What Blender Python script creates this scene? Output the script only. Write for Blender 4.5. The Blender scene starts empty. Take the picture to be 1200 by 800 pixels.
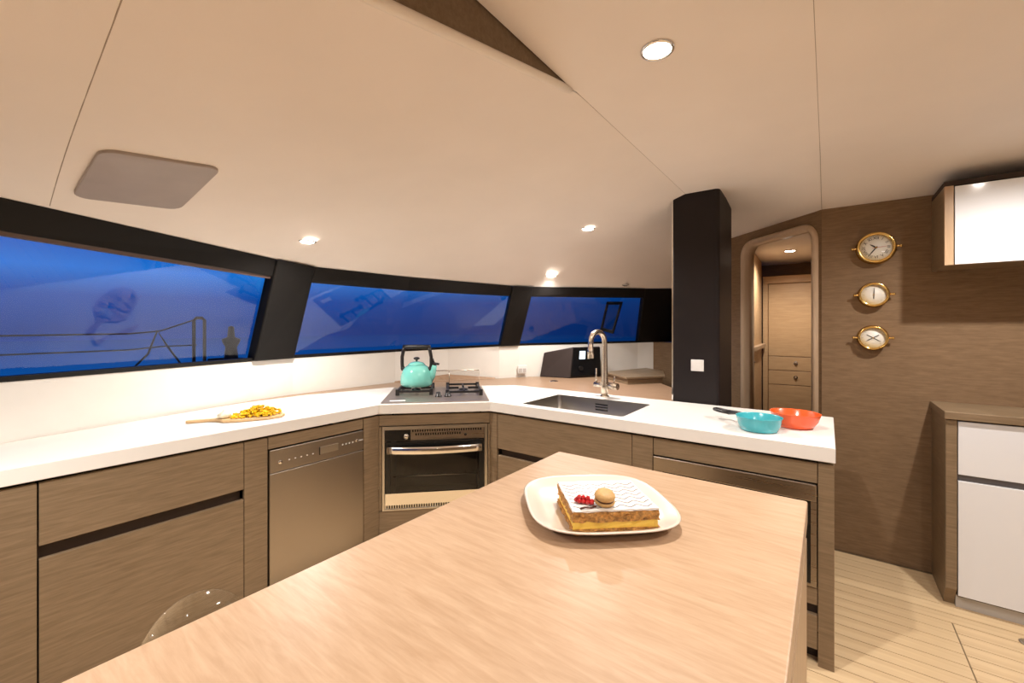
import bpy, bmesh, math, random
from mathutils import Vector, Matrix
from mathutils.bvhtree import BVHTree

R = math.radians
rng = random.Random(7)
S = bpy.context.scene
C = S.collection

# ------------------------------------------------------------------ camera, world, exposure
cam_d = bpy.data.cameras.new('camera')
cam_d.sensor_width = 36.0
cam_d.lens = 498 / 1200 * 36.0
cam_d.shift_y = -17 / 1200
cam_d.clip_start = 0.02
cam = bpy.data.objects.new('camera', cam_d)
cam.location = (0, 0, 1.40)
cam.rotation_euler = (R(90), 0, R(36.6))
C.objects.link(cam)
S.camera = cam
S.view_settings.view_transform = 'Standard'
S.view_settings.look = 'None'
S.view_settings.gamma = 1
S.view_settings.use_curve_mapping = False
S.view_settings.exposure = 0.0

LAMP = 17.6          # watts of one ceiling downlight
LAMPCOL = (1.0, 0.945, 0.89)

W = bpy.data.worlds.new('dusk_sky')
S.world = W
W.use_nodes = True
nt = W.node_tree
nt.nodes.clear()
o = nt.nodes.new('ShaderNodeOutputWorld')
bg = nt.nodes.new('ShaderNodeBackground')
tc = nt.nodes.new('ShaderNodeTexCoord')
sx = nt.nodes.new('ShaderNodeSeparateXYZ')
rp = nt.nodes.new('ShaderNodeValToRGB')
nt.links.new(tc.outputs['Generated'], sx.inputs[0])
mr = nt.nodes.new('ShaderNodeMapRange')
mr.inputs['From Min'].default_value = -0.1
mr.inputs['From Max'].default_value = 0.6
nt.links.new(sx.outputs['Z'], mr.inputs['Value'])
nt.links.new(mr.outputs[0], rp.inputs[0])
cr = rp.color_ramp
cr.elements[0].position = 0.0
cr.elements[0].color = (0.002, 0.022, 0.15, 1)
cr.elements[1].position = 1.0
cr.elements[1].color = (0.003, 0.06, 0.36, 1)
for p, c in ((0.14, (0.002, 0.035, 0.20, 1)), (0.22, (0.002, 0.055, 0.29, 1)), (0.285, (0.008, 0.15, 0.56, 1)), (0.35, (0.002, 0.085, 0.42, 1)), (0.55, (0.002, 0.075, 0.40, 1))):
    e = cr.elements.new(p)
    e.color = c
# the afterglow is stronger to port (-X), as the brighter port window shows
mx = nt.nodes.new('ShaderNodeMapRange')
mx.inputs['From Min'].default_value = -1.0
mx.inputs['From Max'].default_value = -0.2
mx.inputs['To Min'].default_value = 1.25
mx.inputs['To Max'].default_value = 0.35
nt.links.new(sx.outputs['X'], mx.inputs['Value'])
nt.links.new(rp.outputs[0], bg.inputs[0])
nt.links.new(mx.outputs[0], bg.inputs[1])
nt.links.new(bg.outputs[0], o.inputs[0])

# ------------------------------------------------------------------ materials
MATS = {}


def base(name):
    m = bpy.data.materials.new(name)
    m.use_nodes = True
    n = m.node_tree
    b = n.nodes['Principled BSDF']
    MATS[name] = m
    return m, n, b


def plain(name, col, rough=0.5, metal=0.0, var=0.0, vscale=8.0, bump=0.0, bscale=60.0, coat=0.0, spec=0.5, **kw):
    m, n, b = base(name)
    b.inputs['Roughness'].default_value = rough
    b.inputs['Metallic'].default_value = metal
    b.inputs['Specular IOR Level'].default_value = spec
    b.inputs['Coat Weight'].default_value = coat
    b.inputs['Coat Roughness'].default_value = 0.08
    t = n.nodes.new('ShaderNodeTexCoord')
    nz = n.nodes.new('ShaderNodeTexNoise')
    nz.inputs['Scale'].default_value = vscale
    nz.inputs['Detail'].default_value = 4
    n.links.new(t.outputs['Object'], nz.inputs['Vector'])
    r = n.nodes.new('ShaderNodeValToRGB')
    r.color_ramp.elements[0].position = 0.3
    r.color_ramp.elements[1].position = 0.7
    r.color_ramp.elements[0].color = tuple(max(0, c * (1 - var)) for c in col) + (1,)
    r.color_ramp.elements[1].color = tuple(min(1, c * (1 + var)) for c in col) + (1,)
    n.links.new(nz.outputs['Fac'], r.inputs[0])
    n.links.new(r.outputs[0], b.inputs['Base Color'])
    if bump:
        nb = n.nodes.new('ShaderNodeTexNoise')
        nb.inputs['Scale'].default_value = bscale
        n.links.new(t.outputs['Object'], nb.inputs['Vector'])
        bp = n.nodes.new('ShaderNodeBump')
        bp.inputs['Strength'].default_value = bump
        bp.inputs['Distance'].default_value = 0.004
        n.links.new(nb.outputs['Fac'], bp.inputs['Height'])
        n.links.new(bp.outputs[0], b.inputs['Normal'])
    return m


def veneer(name, c1, c2, scale, rough=0.42, spec=0.4, bump=0.08, c3=None):
    """streaky wood / weave: noise stretched by `scale` (low value = long streak)"""
    m, n, b = base(name)
    b.inputs['Roughness'].default_value = rough
    b.inputs['Specular IOR Level'].default_value = spec
    t = n.nodes.new('ShaderNodeTexCoord')
    mp = n.nodes.new('ShaderNodeMapping')
    mp.inputs['Scale'].default_value = scale
    n.links.new(t.outputs['Object'], mp.inputs[0])
    nz = n.nodes.new('ShaderNodeTexNoise')
    nz.inputs['Scale'].default_value = 1.0
    nz.inputs['Detail'].default_value = 5
    nz.inputs['Roughness'].default_value = 0.62
    nz.inputs['Distortion'].default_value = 0.4
    n.links.new(mp.outputs[0], nz.inputs['Vector'])
    r = n.nodes.new('ShaderNodeValToRGB')
    r.color_ramp.elements[0].position = 0.32
    r.color_ramp.elements[1].position = 0.68
    r.color_ramp.elements[0].color = c1 + (1,)
    r.color_ramp.elements[1].color = c2 + (1,)
    n.links.new(nz.outputs['Fac'], r.inputs[0])
    n2 = n.nodes.new('ShaderNodeTexNoise')
    n2.inputs['Scale'].default_value = 2.5
    n.links.new(t.outputs['Object'], n2.inputs['Vector'])
    mix = n.nodes.new('ShaderNodeMixRGB')
    mix.blend_type = 'MULTIPLY'
    mix.inputs[0].default_value = 0.18
    n.links.new(r.outputs[0], mix.inputs[1])
    n.links.new(n2.outputs['Fac'], mix.inputs[2])
    n.links.new(mix.outputs[0], b.inputs['Base Color'])
    bp = n.nodes.new('ShaderNodeBump')
    bp.inputs['Strength'].default_value = bump
    bp.inputs['Distance'].default_value = 0.003
    n.links.new(nz.outputs['Fac'], bp.inputs['Height'])
    n.links.new(bp.outputs[0], b.inputs['Normal'])
    return m


def brushed(name, col, rough, scale):
    m, n, b = base(name)
    b.inputs['Metallic'].default_value = 1.0
    b.inputs['Base Color'].default_value = col + (1,)
    t = n.nodes.new('ShaderNodeTexCoord')
    mp = n.nodes.new('ShaderNodeMapping')
    mp.inputs['Scale'].default_value = scale
    n.links.new(t.outputs['Object'], mp.inputs[0])
    nz = n.nodes.new('ShaderNodeTexNoise')
    nz.inputs['Scale'].default_value = 1.0
    nz.inputs['Detail'].default_value = 3
    n.links.new(mp.outputs[0], nz.inputs['Vector'])
    r = n.nodes.new('ShaderNodeMapRange')
    r.inputs['To Min'].default_value = rough - 0.06
    r.inputs['To Max'].default_value = rough + 0.08
    n.links.new(nz.outputs['Fac'], r.inputs['Value'])
    n.links.new(r.outputs[0], b.inputs['Roughness'])
    return m


def emit(name, col, strength):
    m = bpy.data.materials.new(name)
    m.use_nodes = True
    n = m.node_tree
    n.nodes.clear()
    e = n.nodes.new('ShaderNodeEmission')
    e.inputs[0].default_value = col + (1,)
    e.inputs[1].default_value = strength
    out = n.nodes.new('ShaderNodeOutputMaterial')
    n.links.new(e.outputs[0], out.inputs[0])
    MATS[name] = m
    return m


def pane_glass(name, tint=(0.95, 0.97, 1.0), ior=1.5, boost=1.0, rough=0.0):
    m = bpy.data.materials.new(name)
    m.use_nodes = True
    n = m.node_tree
    n.nodes.clear()
    tr = n.nodes.new('ShaderNodeBsdfTransparent')
    tr.inputs[0].default_value = tint + (1,)
    gl = n.nodes.new('ShaderNodeBsdfGlossy')
    gl.inputs['Roughness'].default_value = rough
    fr = n.nodes.new('ShaderNodeLayerWeight')      # Schlick reflectance, the same from both sides of a thin pane
    fr.inputs[0].default_value = 0.5
    pw = n.nodes.new('ShaderNodeMath')
    pw.operation = 'POWER'
    pw.inputs[1].default_value = 5.0
    n.links.new(fr.outputs['Facing'], pw.inputs[0])
    mu = n.nodes.new('ShaderNodeMath')
    mu.operation = 'MULTIPLY_ADD'
    mu.inputs[1].default_value = 0.9
    mu.inputs[2].default_value = 0.045 * boost
    mu.use_clamp = True
    n.links.new(pw.outputs[0], mu.inputs[0])
    mx = n.nodes.new('ShaderNodeMixShader')
    n.links.new(mu.outputs[0], mx.inputs[0])
    n.links.new(tr.outputs[0], mx.inputs[1])
    n.links.new(gl.outputs[0], mx.inputs[2])
    out = n.nodes.new('ShaderNodeOutputMaterial')
    n.links.new(mx.outputs[0], out.inputs[0])
    MATS[name] = m
    return m


def planks(name, c1, c2):
    return veneer(name, c1, c2, (1.6, 45, 45), rough=0.38, spec=0.35, bump=0.05)


veneer('cab_veneer', (0.208, 0.141, 0.080), (0.295, 0.208, 0.126), (7, 7, 95), rough=0.40)
veneer('island_lam', (0.480, 0.312, 0.186), (0.590, 0.405, 0.262), (9, 75, 9), rough=0.36, bump=0.05)
veneer('ledge_lam', (0.385, 0.235, 0.142), (0.46, 0.30, 0.19), (9, 75, 9), rough=0.36, bump=0.05)
veneer('wall_weave', (0.200, 0.120, 0.060), (0.275, 0.172, 0.092), (14, 14, 120), rough=0.65, bump=0.12)
veneer('oak_trim', (0.44, 0.285, 0.165), (0.54, 0.37, 0.225), (30, 30, 3), rough=0.35, bump=0.05)
veneer('cabin_wood', (0.50, 0.31, 0.155), (0.60, 0.39, 0.205), (6, 6, 60), rough=0.4)
veneer('fabric_fascia', (0.165, 0.110, 0.062), (0.225, 0.155, 0.092), (70, 70, 70), rough=0.8, bump=0.15)
veneer('frame_wood', (0.58, 0.42, 0.28), (0.68, 0.51, 0.36), (30, 30, 3), rough=0.3, bump=0.05)
planks('teak', (0.74, 0.53, 0.305), (0.86, 0.65, 0.395))
plain('caulk', (0.23, 0.155, 0.085), 0.7)
plain('white_stone', (0.86, 0.83, 0.785), 0.27, var=0.015)
plain('splash_white', (0.84, 0.80, 0.735), 0.35, var=0.02)
plain('headliner', (0.885, 0.80, 0.725), 0.62, var=0.02, vscale=3, bump=0.06, bscale=260)
plain('lip_white', (0.86, 0.78, 0.69), 0.4)
plain('seam_dark', (0.42, 0.34, 0.27), 0.7)
plain('black_trim', (0.006, 0.005, 0.0045), 0.5, var=0.2, spec=0.22)
plain('rubber', (0.01, 0.01, 0.011), 0.6)
plain('pillar_brown', (0.0145, 0.010, 0.0098), 0.5, var=0.1, spec=0.25)
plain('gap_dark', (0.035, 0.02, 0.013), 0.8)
plain('white_gloss', (0.78, 0.79, 0.82), 0.10, coat=0.5)
plain('plastic_white', (0.82, 0.80, 0.77), 0.35)
plain('plastic_grey', (0.52, 0.49, 0.46), 0.4)
plain('vent_grey', (0.40, 0.34, 0.305), 0.36, var=0.05)
plain('strip_brown', (0.10, 0.06, 0.05), 0.4)
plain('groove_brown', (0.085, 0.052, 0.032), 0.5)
plain('groove_grey', (0.13, 0.115, 0.115), 0.5)
plain('cast_iron', (0.012, 0.011, 0.011), 0.5)
plain('black_plastic', (0.014, 0.011, 0.010), 0.35)
plain('oven_black', (0.006, 0.006, 0.006), 0.22)
plain('oven_inner', (0.10, 0.095, 0.09), 0.3, metal=0.5)
plain('teal_enamel', (0.20, 0.60, 0.52), 0.12, var=0.10, vscale=4, coat=0.7)
plain('pan_teal', (0.045, 0.40, 0.46), 0.22, var=0.05, coat=0.3)
plain('pan_orange', (0.86, 0.105, 0.018), 0.22, var=0.05, coat=0.3)
plain('porcelain', (0.70, 0.60, 0.50), 0.25, coat=0.2)
plain('board_wood', (0.66, 0.44, 0.22), 0.5, var=0.12, vscale=14)
plain('mango', (0.93, 0.55, 0.012), 0.35, var=0.25, vscale=70)
plain('garlic', (0.82, 0.78, 0.60), 0.4, var=0.05)
plain('leaf_green', (0.05, 0.13, 0.015), 0.5)
plain('custard', (0.93, 0.62, 0.10), 0.35, var=0.08, vscale=40)
plain('puff', (0.46, 0.225, 0.055), 0.7, var=0.5, vscale=110, bump=0.8, bscale=190)
plain('icing', (0.80, 0.76, 0.71), 0.3, var=0.02)
plain('choc_line', (0.16, 0.13, 0.13), 0.5)
plain('chocolate', (0.075, 0.022, 0.012), 0.3)
plain('macaron_shell', (0.55, 0.33, 0.12), 0.55, var=0.12, vscale=90, bump=0.3, bscale=200)
plain('currant', (0.52, 0.012, 0.016), 0.12, var=0.2, vscale=60, coat=0.5)
plain('brass', (0.86, 0.58, 0.20), 0.16, metal=1.0)
plain('chrome', (0.82, 0.80, 0.77), 0.10, metal=1.0)
plain('steel_dull', (0.60, 0.565, 0.51), 0.28, metal=1.0)
plain('nickel', (0.66, 0.58, 0.48), 0.24, metal=1.0)
plain('hob_glass', (0.36, 0.30, 0.255), 0.36, metal=0.7)
plain('dial_white', (0.86, 0.84, 0.79), 0.4)
plain('ink', (0.012, 0.012, 0.014), 0.5)
plain('red_hand', (0.5, 0.03, 0.02), 0.4)
plain('console_brown', (0.030, 0.018, 0.015), 0.45)
plain('deck_gel', (0.34, 0.36, 0.40), 0.5)
plain('sea_water', (0.004, 0.012, 0.035), 0.12, bump=0.5, bscale=1.2)
plain('rope_dark', (0.03, 0.028, 0.03), 0.7)
plain('icon_pale', (0.80, 0.78, 0.74), 0.4)
brushed('steel_brush', (0.37, 0.325, 0.28), 0.32, (2, 2, 160))
brushed('steel_front', (0.36, 0.305, 0.25), 0.28, (2, 2, 160))
brushed('sink_steel', (0.42, 0.39, 0.35), 0.30, (60, 8, 8))
emit('lens', (1.0, 0.90, 0.78), 30.0)
emit('screen_lit', (0.75, 0.88, 1.0), 2.2)
pane_glass('window_glass', boost=1.35)
pane_glass('oven_glass', tint=(0.72, 0.71, 0.69), boost=0.7)
pane_glass('guard_glass', tint=(0.97, 0.96, 0.95), boost=1.0)
pane_glass('acrylic', tint=(0.95, 0.95, 0.94), boost=1.0, rough=0.04)
pane_glass('dial_glass', tint=(0.99, 0.99, 0.98), boost=0.6)


# ------------------------------------------------------------------ mesh builder
class MB:
    def __init__(self, M=None):
        self.v, self.f, self.s = [], [], []
        self.M = M if M is not None else Matrix.Identity(4)

    def add(self, vs, fs, smooth=False):
        k = len(self.v)
        self.v += [self.M @ Vector(p) for p in vs]
        for q in fs:
            self.f.append(tuple(i + k for i in q))
            self.s.append(smooth)
        return self

    def box(self, x0, x1, y0, y1, z0, z1):
        vs = [(x, y, z) for z in (z0, z1) for y in (y0, y1) for x in (x0, x1)]
        return self.add(vs, [(0, 2, 3, 1), (4, 5, 7, 6), (0, 1, 5, 4), (2, 6, 7, 3), (0, 4, 6, 2), (1, 3, 7, 5)])

    def prism(self, poly, z0, z1, smooth=False):
        n = len(poly)
        vs = [(x, y, z0) for x, y in poly] + [(x, y, z1) for x, y in poly]
        self.add(vs, [tuple(range(n - 1, -1, -1)), tuple(range(n, 2 * n))])
        k = len(self.v) - 2 * n
        for i in range(n):
            j = (i + 1) % n
            self.f.append((k + i, k + j, k + n + j, k + n + i))
            self.s.append(smooth)
        return self

    def hexa(self, a, b):
        """solid between two 4-point loops"""
        return self.add(list(a) + list(b), [(3, 2, 1, 0), (4, 5, 6, 7), (0, 1, 5, 4), (1, 2, 6, 5), (2, 3, 7, 6), (3, 0, 4, 7)])

    def loft(self, rings, closed=True, caps=True, smooth=True):
        n = len(rings[0])
        vs = [p for r in rings for p in r]
        fs = []
        for a in range(len(rings) - 1):
            for i in range(n if closed else n - 1):
                j = (i + 1) % n
                fs.append((a * n + i, a * n + j, (a + 1) * n + j, (a + 1) * n + i))
        self.add(vs, fs, smooth)
        if caps and closed:
            k = len(self.v) - len(vs)
            self.f.append(tuple(k + i for i in range(n - 1, -1, -1)))
            self.f.append(tuple(k + (len(rings) - 1) * n + i for i in range(n)))
            self.s += [False, False]
        return self

    def lathe(self, prof, c=(0, 0, 0), n=32, axis='z', caps=True, shape=None):
        rings = []
        for r, h in prof:
            ring = []
            for i in range(n):
                a = 2 * math.pi * i / n
                x, y = r * math.cos(a), r * math.sin(a)
                if shape:
                    x, y = shape(a, r)
                if axis == 'z':
                    p = (c[0] + x, c[1] + y, c[2] + h)
                elif axis == 'y':
                    p = (c[0] + x, c[1] + h, c[2] + y)
                else:
                    p = (c[0] + h, c[1] + x, c[2] + y)
                ring.append(p)
            rings.append(ring)
        return self.loft(rings, True, caps)

    def tube(self, pts, r, n=10, closed=False, caps=True):
        pts = [Vector(p) for p in pts]
        rr = r if isinstance(r, (list, tuple)) else [r] * len(pts)
        rings = []
        up = None
        m = len(pts)
        for i, p in enumerate(pts):
            if closed:
                d = pts[(i + 1) % m] - pts[i - 1]
            else:
                d = pts[min(i + 1, m - 1)] - pts[max(i - 1, 0)]
            d.normalize()
            if up is None:
                up = Vector((0, 0, 1)) if abs(d.z) < 0.9 else Vector((1, 0, 0))
            s = d.cross(up).normalized()
            up = s.cross(d).normalized()
            rings.append([p + (s * math.cos(2 * math.pi * k / n) + up * math.sin(2 * math.pi * k / n)) * rr[i] for k in range(n)])
        if closed:
            rings.append(rings[0])
        return self.loft(rings, True, caps and not closed)

    def cyl(self, a, b, r, r2=None, n=20):
        a, b = Vector(a), Vector(b)
        d = (b - a).normalized()
        up = Vector((0, 0, 1)) if abs(d.z) < 0.9 else Vector((1, 0, 0))
        s = d.cross(up).normalized()
        u = s.cross(d)
        r2 = r if r2 is None else r2
        rings = [[c + (s * math.cos(2 * math.pi * k / n) + u * math.sin(2 * math.pi * k / n)) * q for k in range(n)] for c, q in ((a, r), (b, r2))]
        return self.loft(rings)

    def ball(self, c, r, n=12, sq=(1, 1, 1)):
        prof = [(max(1e-4, r * math.sin(math.pi * i / (n // 2))), -r * math.cos(math.pi * i / (n // 2))) for i in range(n // 2 + 1)]
        rings = []
        for q, h in prof:
            rings.append([(c[0] + sq[0] * q * math.cos(2 * math.pi * k / n), c[1] + sq[1] * q * math.sin(2 * math.pi * k / n), c[2] + sq[2] * h) for k in range(n)])
        return self.loft(rings)

    def build(self, name, mat, parent=None, bevel=0.0, seg=2, origin=None):
        lo = Vector([min(p[i] for p in self.v) for i in range(3)])
        hi = Vector([max(p[i] for p in self.v) for i in range(3)])
        org = Vector(origin) if origin is not None else Vector(((lo.x + hi.x) / 2, (lo.y + hi.y) / 2, lo.z))
        me = bpy.data.meshes.new(name)
        me.from_pydata([p - org for p in self.v], [], self.f)
        me.polygons.foreach_set('use_smooth', self.s)
        me.materials.append(MATS[mat])
        bm = bmesh.new()
        bm.from_mesh(me)
        bmesh.ops.recalc_face_normals(bm, faces=bm.faces[:])
        bm.to_mesh(me)
        bm.free()
        ob = bpy.data.objects.new(name, me)
        C.objects.link(ob)
        if parent is not None:
            ob.parent = parent
            pw = Vector(parent.get('wloc', (0, 0, 0)))
            ob.location = org - pw
        else:
            ob.location = org
        ob['wloc'] = tuple(org)
        if bevel:
            b = ob.modifiers.new('bevel', 'BEVEL')
            b.width = bevel
            b.segments = seg
            b.limit_method = 'ANGLE'
            b.angle_limit = R(40)
        return ob


def tag(o, label=None, cat=None, group=None, kind=None):
    if label:
        o['label'] = label
    if cat:
        o['category'] = cat
    if group:
        o['group'] = group
    if kind:
        o['kind'] = kind
    return o


def thing(name, loc, label, cat, group=None):
    e = bpy.data.objects.new(name, None)
    e.empty_display_size = 0.05
    e.location = loc
    e['wloc'] = tuple(loc)
    C.objects.link(e)
    return tag(e, label, cat, group)


def struct(o, label):
    return tag(o, label, kind='structure')


def lerp(a, b, t):
    return tuple(p + (q - p) * t for p, q in zip(a, b))


ROT90 = Matrix.Rotation(R(90), 4, 'Z')      # (t, n, z): t along +Y, front faces +X   (port run)
ROT45 = Matrix.Rotation(R(45), 4, 'Z')      # corner run
ROT0 = Matrix.Identity(4)                   # sink run: t = x, n = y

# ------------------------------------------------------------------ floor
f = MB()
f.prism([(-3.2, -2.0), (2.6, -2.0), (2.6, 3.40), (0.03, 3.40), (-0.9, 6.2), (-3.3, 6.2)], -0.06, -0.003)
floor = struct(f.build('floor', 'caulk', origin=(0, 0, 0)), 'teak planked cabin floor with dark caulking lines')
floor['wloc'] = (0, 0, 0)
PW = 0.082


def plank(x0, x1, y0):
    b = MB()
    b.box(x0, x1, y0 + 0.0022, y0 + PW - 0.0022, -0.003, 0.0)
    return b.build('plank', 'teak', floor)


yy = -1.9
while yy < 3.30:
    if yy > 1.0 and yy + PW < 2.92:
        plank(-2.2, 0.4705, yy)
        plank(0.4755, 2.55, yy)
    else:
        plank(-2.2, 2.55, yy)
    yy += PW
rp_ = thing('ring_pull', (0.72, 2.87, 0.0), 'recessed steel ring pull in the floor hatch by the white cabinet', 'handle')
b = MB(); b.lathe([(0.0005, 0.0), (0.034, 0.0), (0.036, 0.0015), (0.030, 0.003), (0.0005, 0.003)], (0.72, 2.87, 0.0), 28)
b.build('plate', 'steel_dull', rp_)
b = MB(); b.tube([(0.72 + 0.022 * math.cos(a), 2.87 + 0.022 * math.sin(a), 0.006) for a in [i * math.pi / 10 for i in range(20)]], 0.003, 8, closed=True)
b.build('ring', 'chrome', rp_)

# ------------------------------------------------------------------ hull line: splash, windows, ceiling edge
SILL = [(-2.55, -0.9, 1.16), (-2.79, 0.15, 1.167), (-3.10, 1.247, 1.170), (-3.14, 1.538, 1.172), (-3.10, 2.424, 1.179),
        (-2.866, 2.85, 1.193), (-2.529, 3.20, 1.214), (-2.441, 3.40, 1.218), (-1.633, 4.45, 1.233), (-1.337, 4.75, 1.24)]
TOPL = [(-2.05, -0.9, 1.88), (-2.372, 0.128, 1.86), (-2.765, 1.244, 1.82), (-2.83, 1.53, 1.81), (-2.645, 2.207, 1.79),
        (-2.46, 2.66, 1.78), (-2.29, 3.082, 1.77), (-2.18, 3.264, 1.77), (-1.42, 4.05, 1.77), (-1.14, 4.36, 1.78)]
st = lambda i, v: lerp(SILL[i], TOPL[i], v)


def outward(i, d):
    a, c = Vector(SILL[max(i - 1, 0)]), Vector(SILL[min(i + 1, len(SILL) - 1)])
    t = (c - a); t.z = 0; t.normalize()
    return Vector((-t.y, t.x, 0)) * d


def band(mb, i0, i1, v0, v1, d0, d1):
    """solid strip on the raked window band, stations i0..i1, height fraction v0..v1, between outward offsets d0..d1"""
    rings = []
    for i in range(i0, i1 + 1):
        p0, p1 = Vector(st(i, v0)), Vector(st(i, v1))
        rings.append([p0 + outward(i, d0), p1 + outward(i, d0), p1 + outward(i, d1), p0 + outward(i, d1)])
    mb.loft(rings, True, True, smooth=False)
    return mb


# white splash wall below the windows
b = MB()
rings = []
for i, p in enumerate(SILL[:9]):
    q = outward(i, 0.04)
    rings.append([(p[0], p[1], 0.0), (p[0], p[1], p[2]), (p[0] + q.x, p[1] + q.y, p[2]), (p[0] + q.x, p[1] + q.y, 0.0)])
b.loft(rings, True, True, smooth=False)
struct(b.build('wall_left', 'splash_white'), 'white splash wall running below the windows behind the worktop')

for k, (i0, i1, lab) in enumerate(((0, 2, 'long dark framed window above the cutting board'), (3, 6, 'dark framed window behind the kettle'),
                                   (7, 8, 'dark framed window behind the faucet'))):
    e = thing('window_%d' % (k + 1), SILL[i0], lab, None)
    e['kind'] = 'structure'
    b = MB(); band(b, i0, i1, 0.845, 1.0, -0.012, 0.05); b.build('header', 'black_trim', e)
    b = MB(); band(b, i0, i1, 0.0, 0.035, -0.004, 0.05); b.build('sill_frame', 'black_trim', e)
    b = MB()
    rings = []
    for i in range(i0, i1 + 1):
        rings.append([Vector(st(i, 0.03)) + outward(i, 0.030), Vector(st(i, 0.85)) + outward(i, 0.030)])
    b.loft(rings, False, False, smooth=False)
    b.build('pane', 'window_glass', e)
    if k == 0:
        b = MB(); band(b, i0, i1, 0.825, 0.848, 0.0, 0.028); b.build('inner_strip', 'strip_brown', e)

for k, (i0, i1, lab) in enumerate(((2, 3, 'black raked window post between the long window and the kettle window'),
                                   (6, 7, 'black raked window post left of the faucet window'),
                                   (8, 9, 'black panel closing the window band beside the pillar'))):
    b = MB(); band(b, i0, i1, 0.0, 1.0, -0.03 if k < 2 else -0.01, 0.06)
    struct(b.build('trim_%d' % (k + 1), 'black_trim', bevel=0.012), lab)

# brown wall and white return right of the faucet, below the black panel
b = MB()
b.hexa([(-1.633, 4.45, 0), (-1.50, 4.56, 0), (-1.50, 4.56, 1.236), (-1.633, 4.45, 1.233)],
       [(-1.70, 4.53, 0), (-1.56, 4.64, 0), (-1.56, 4.64, 1.236), (-1.70, 4.53, 1.233)])
struct(b.build('trim_4', 'splash_white'), 'white wall return beside the brown panel under the window end')
b = MB()
b.hexa([(-1.50, 4.56, 0), (-0.90, 4.30, 0), (-0.90, 4.30, 1.24), (-1.50, 4.56, 1.236)],
       [(-1.46, 4.66, 0), (-0.86, 4.40, 0), (-0.86, 4.40, 1.24), (-1.46, 4.66, 1.24)])
b.hexa([(-1.14, 4.40, 1.24), (-0.86, 4.30, 1.24), (-0.80, 4.26, 2.16), (-1.14, 4.36, 1.78)],
       [(-1.14, 4.50, 1.24), (-0.86, 4.40, 1.24), (-0.80, 4.36, 2.16), (-1.14, 4.46, 1.78)])
struct(b.build('wall_front', 'wall_weave'), 'brown wall panel left of the pillar under the window end')

# opening port in window_3
e = thing('opening_port', (-1.80, 4.02, 1.34), 'small dark framed opening port tilted out of the faucet window', 'window')
q = [Vector(p) for p in ((-1.886, 4.0, 1.365), (-1.747, 4.0, 1.332), (-1.649, 4.0, 1.653), (-1.811, 4.0, 1.659))]
sh = [Vector((0, 0.06, 0)) + p for p in q]
cen = sum(sh, Vector()) / 4
inn = [cen + (p - cen) * 0.80 for p in sh]
b = MB()
for i in range(4):
    j = (i + 1) % 4
    dy = Vector((0, 0.03, 0))
    b.hexa([sh[i], sh[j], inn[j], inn[i]], [sh[i] + dy, sh[j] + dy, inn[j] + dy, inn[i] + dy])
b.build('frame', 'black_trim', e)
b = MB(); b.add([p + Vector((0, 0.015, 0)) for p in inn], [(0, 1, 2, 3)]); b.build('pane', 'oven_glass', e)

# ------------------------------------------------------------------ ceiling
XC = -0.75


def wall_dist(x, y):
    d1 = 3.365 - y if x > -0.03 else 9
    d2 = ((-0.03 - x) * -1 + (3.365 - y)) / math.sqrt(2) if x <= -0.03 else 9
    d2 = ((3.365 - y) - (x + 0.03) * 1.0) / math.sqrt(2)
    return max(0.0, min(d1 if x > -0.03 else d2, d2 if x <= -0.03 else d1))


def z_near(x, y):
    s = max(0.0, 1 - wall_dist(x, y) / 0.62)
    return 2.27 - 0.12 * s * s * (3 - 2 * s)


def z_crease(y):
    zn = z_near(XC, y)
    return min(zn, max(1.93, 2.084 + 0.224 * (y - 0.55)))


b = MB()
cy = [-0.9, 0.13, 1.0, 1.35, 1.85, 2.2, 2.6, 2.85, 3.7, 4.07]
NS, NT = 6, 14
rows = []
for i in range(len(TOPL) - 1):
    for k in range(NS + (1 if i == len(TOPL) - 2 else 0)):
        t = k / NS
        P = lerp(TOPL[i], TOPL[i + 1], t)
        y = cy[i] + (cy[i + 1] - cy[i]) * t
        Q = (XC, y, z_crease(y))
        row = []
        for m in range(NT + 1):
            u = m / NT
            x, yv = P[0] + (Q[0] - P[0]) * u, P[1] + (Q[1] - P[1]) * u
            z = P[2] + (Q[2] - P[2]) * (u + 0.28 * math.sin(math.pi * u) * (1 - u) * 1.0)
            row.append((x, yv, z))
        rows.append(row)
b.loft(rows, False, False, smooth=True)
left_bvh = BVHTree.FromPolygons([Vector(p) for p in b.v], b.f)
ceil_l = struct(b.build('ceiling', 'headliner'), 'cream headliner sloping down to the window band')

b = MB()
NX, NY = 30, 44
vs, fs = [], []
xs = [XC + (2.6 - XC) * i / NX for i in range(NX + 1)]
ys = [-2.0 + (4.1 + 2.0) * j / NY for j in range(NY + 1)]
for j in range(NY + 1):
    for i in range(NX + 1):
        x, y = xs[i], ys[j]
        # follow the two aft walls exactly
        lim = 3.365 if x > -0.03 else 3.365 - (x + 0.03)
        y = min(y, lim + 0.01)
        vs.append((x, y, z_near(x, y)))
for j in range(NY):
    for i in range(NX):
        a = j * (NX + 1) + i
        fs.append((a, a + 1, a + NX + 2, a + NX + 1))
b.add(vs, fs, True)
ceil_r = struct(b.build('ceiling', 'headliner'), 'raised cream ceiling panel above the island and clock wall')

# roof shell above both ceilings keeps the sky out
b = MB(); b.prism([(-2.2, -2.1), (2.7, -2.1), (2.7, 6.3), (-1.1, 6.3), (-2.9, 2.8), (-2.9, 1.0)], 2.32, 2.36)
struct(b.build('roof', 'plastic_white'), 'cabin roof shell above the headliner')

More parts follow.
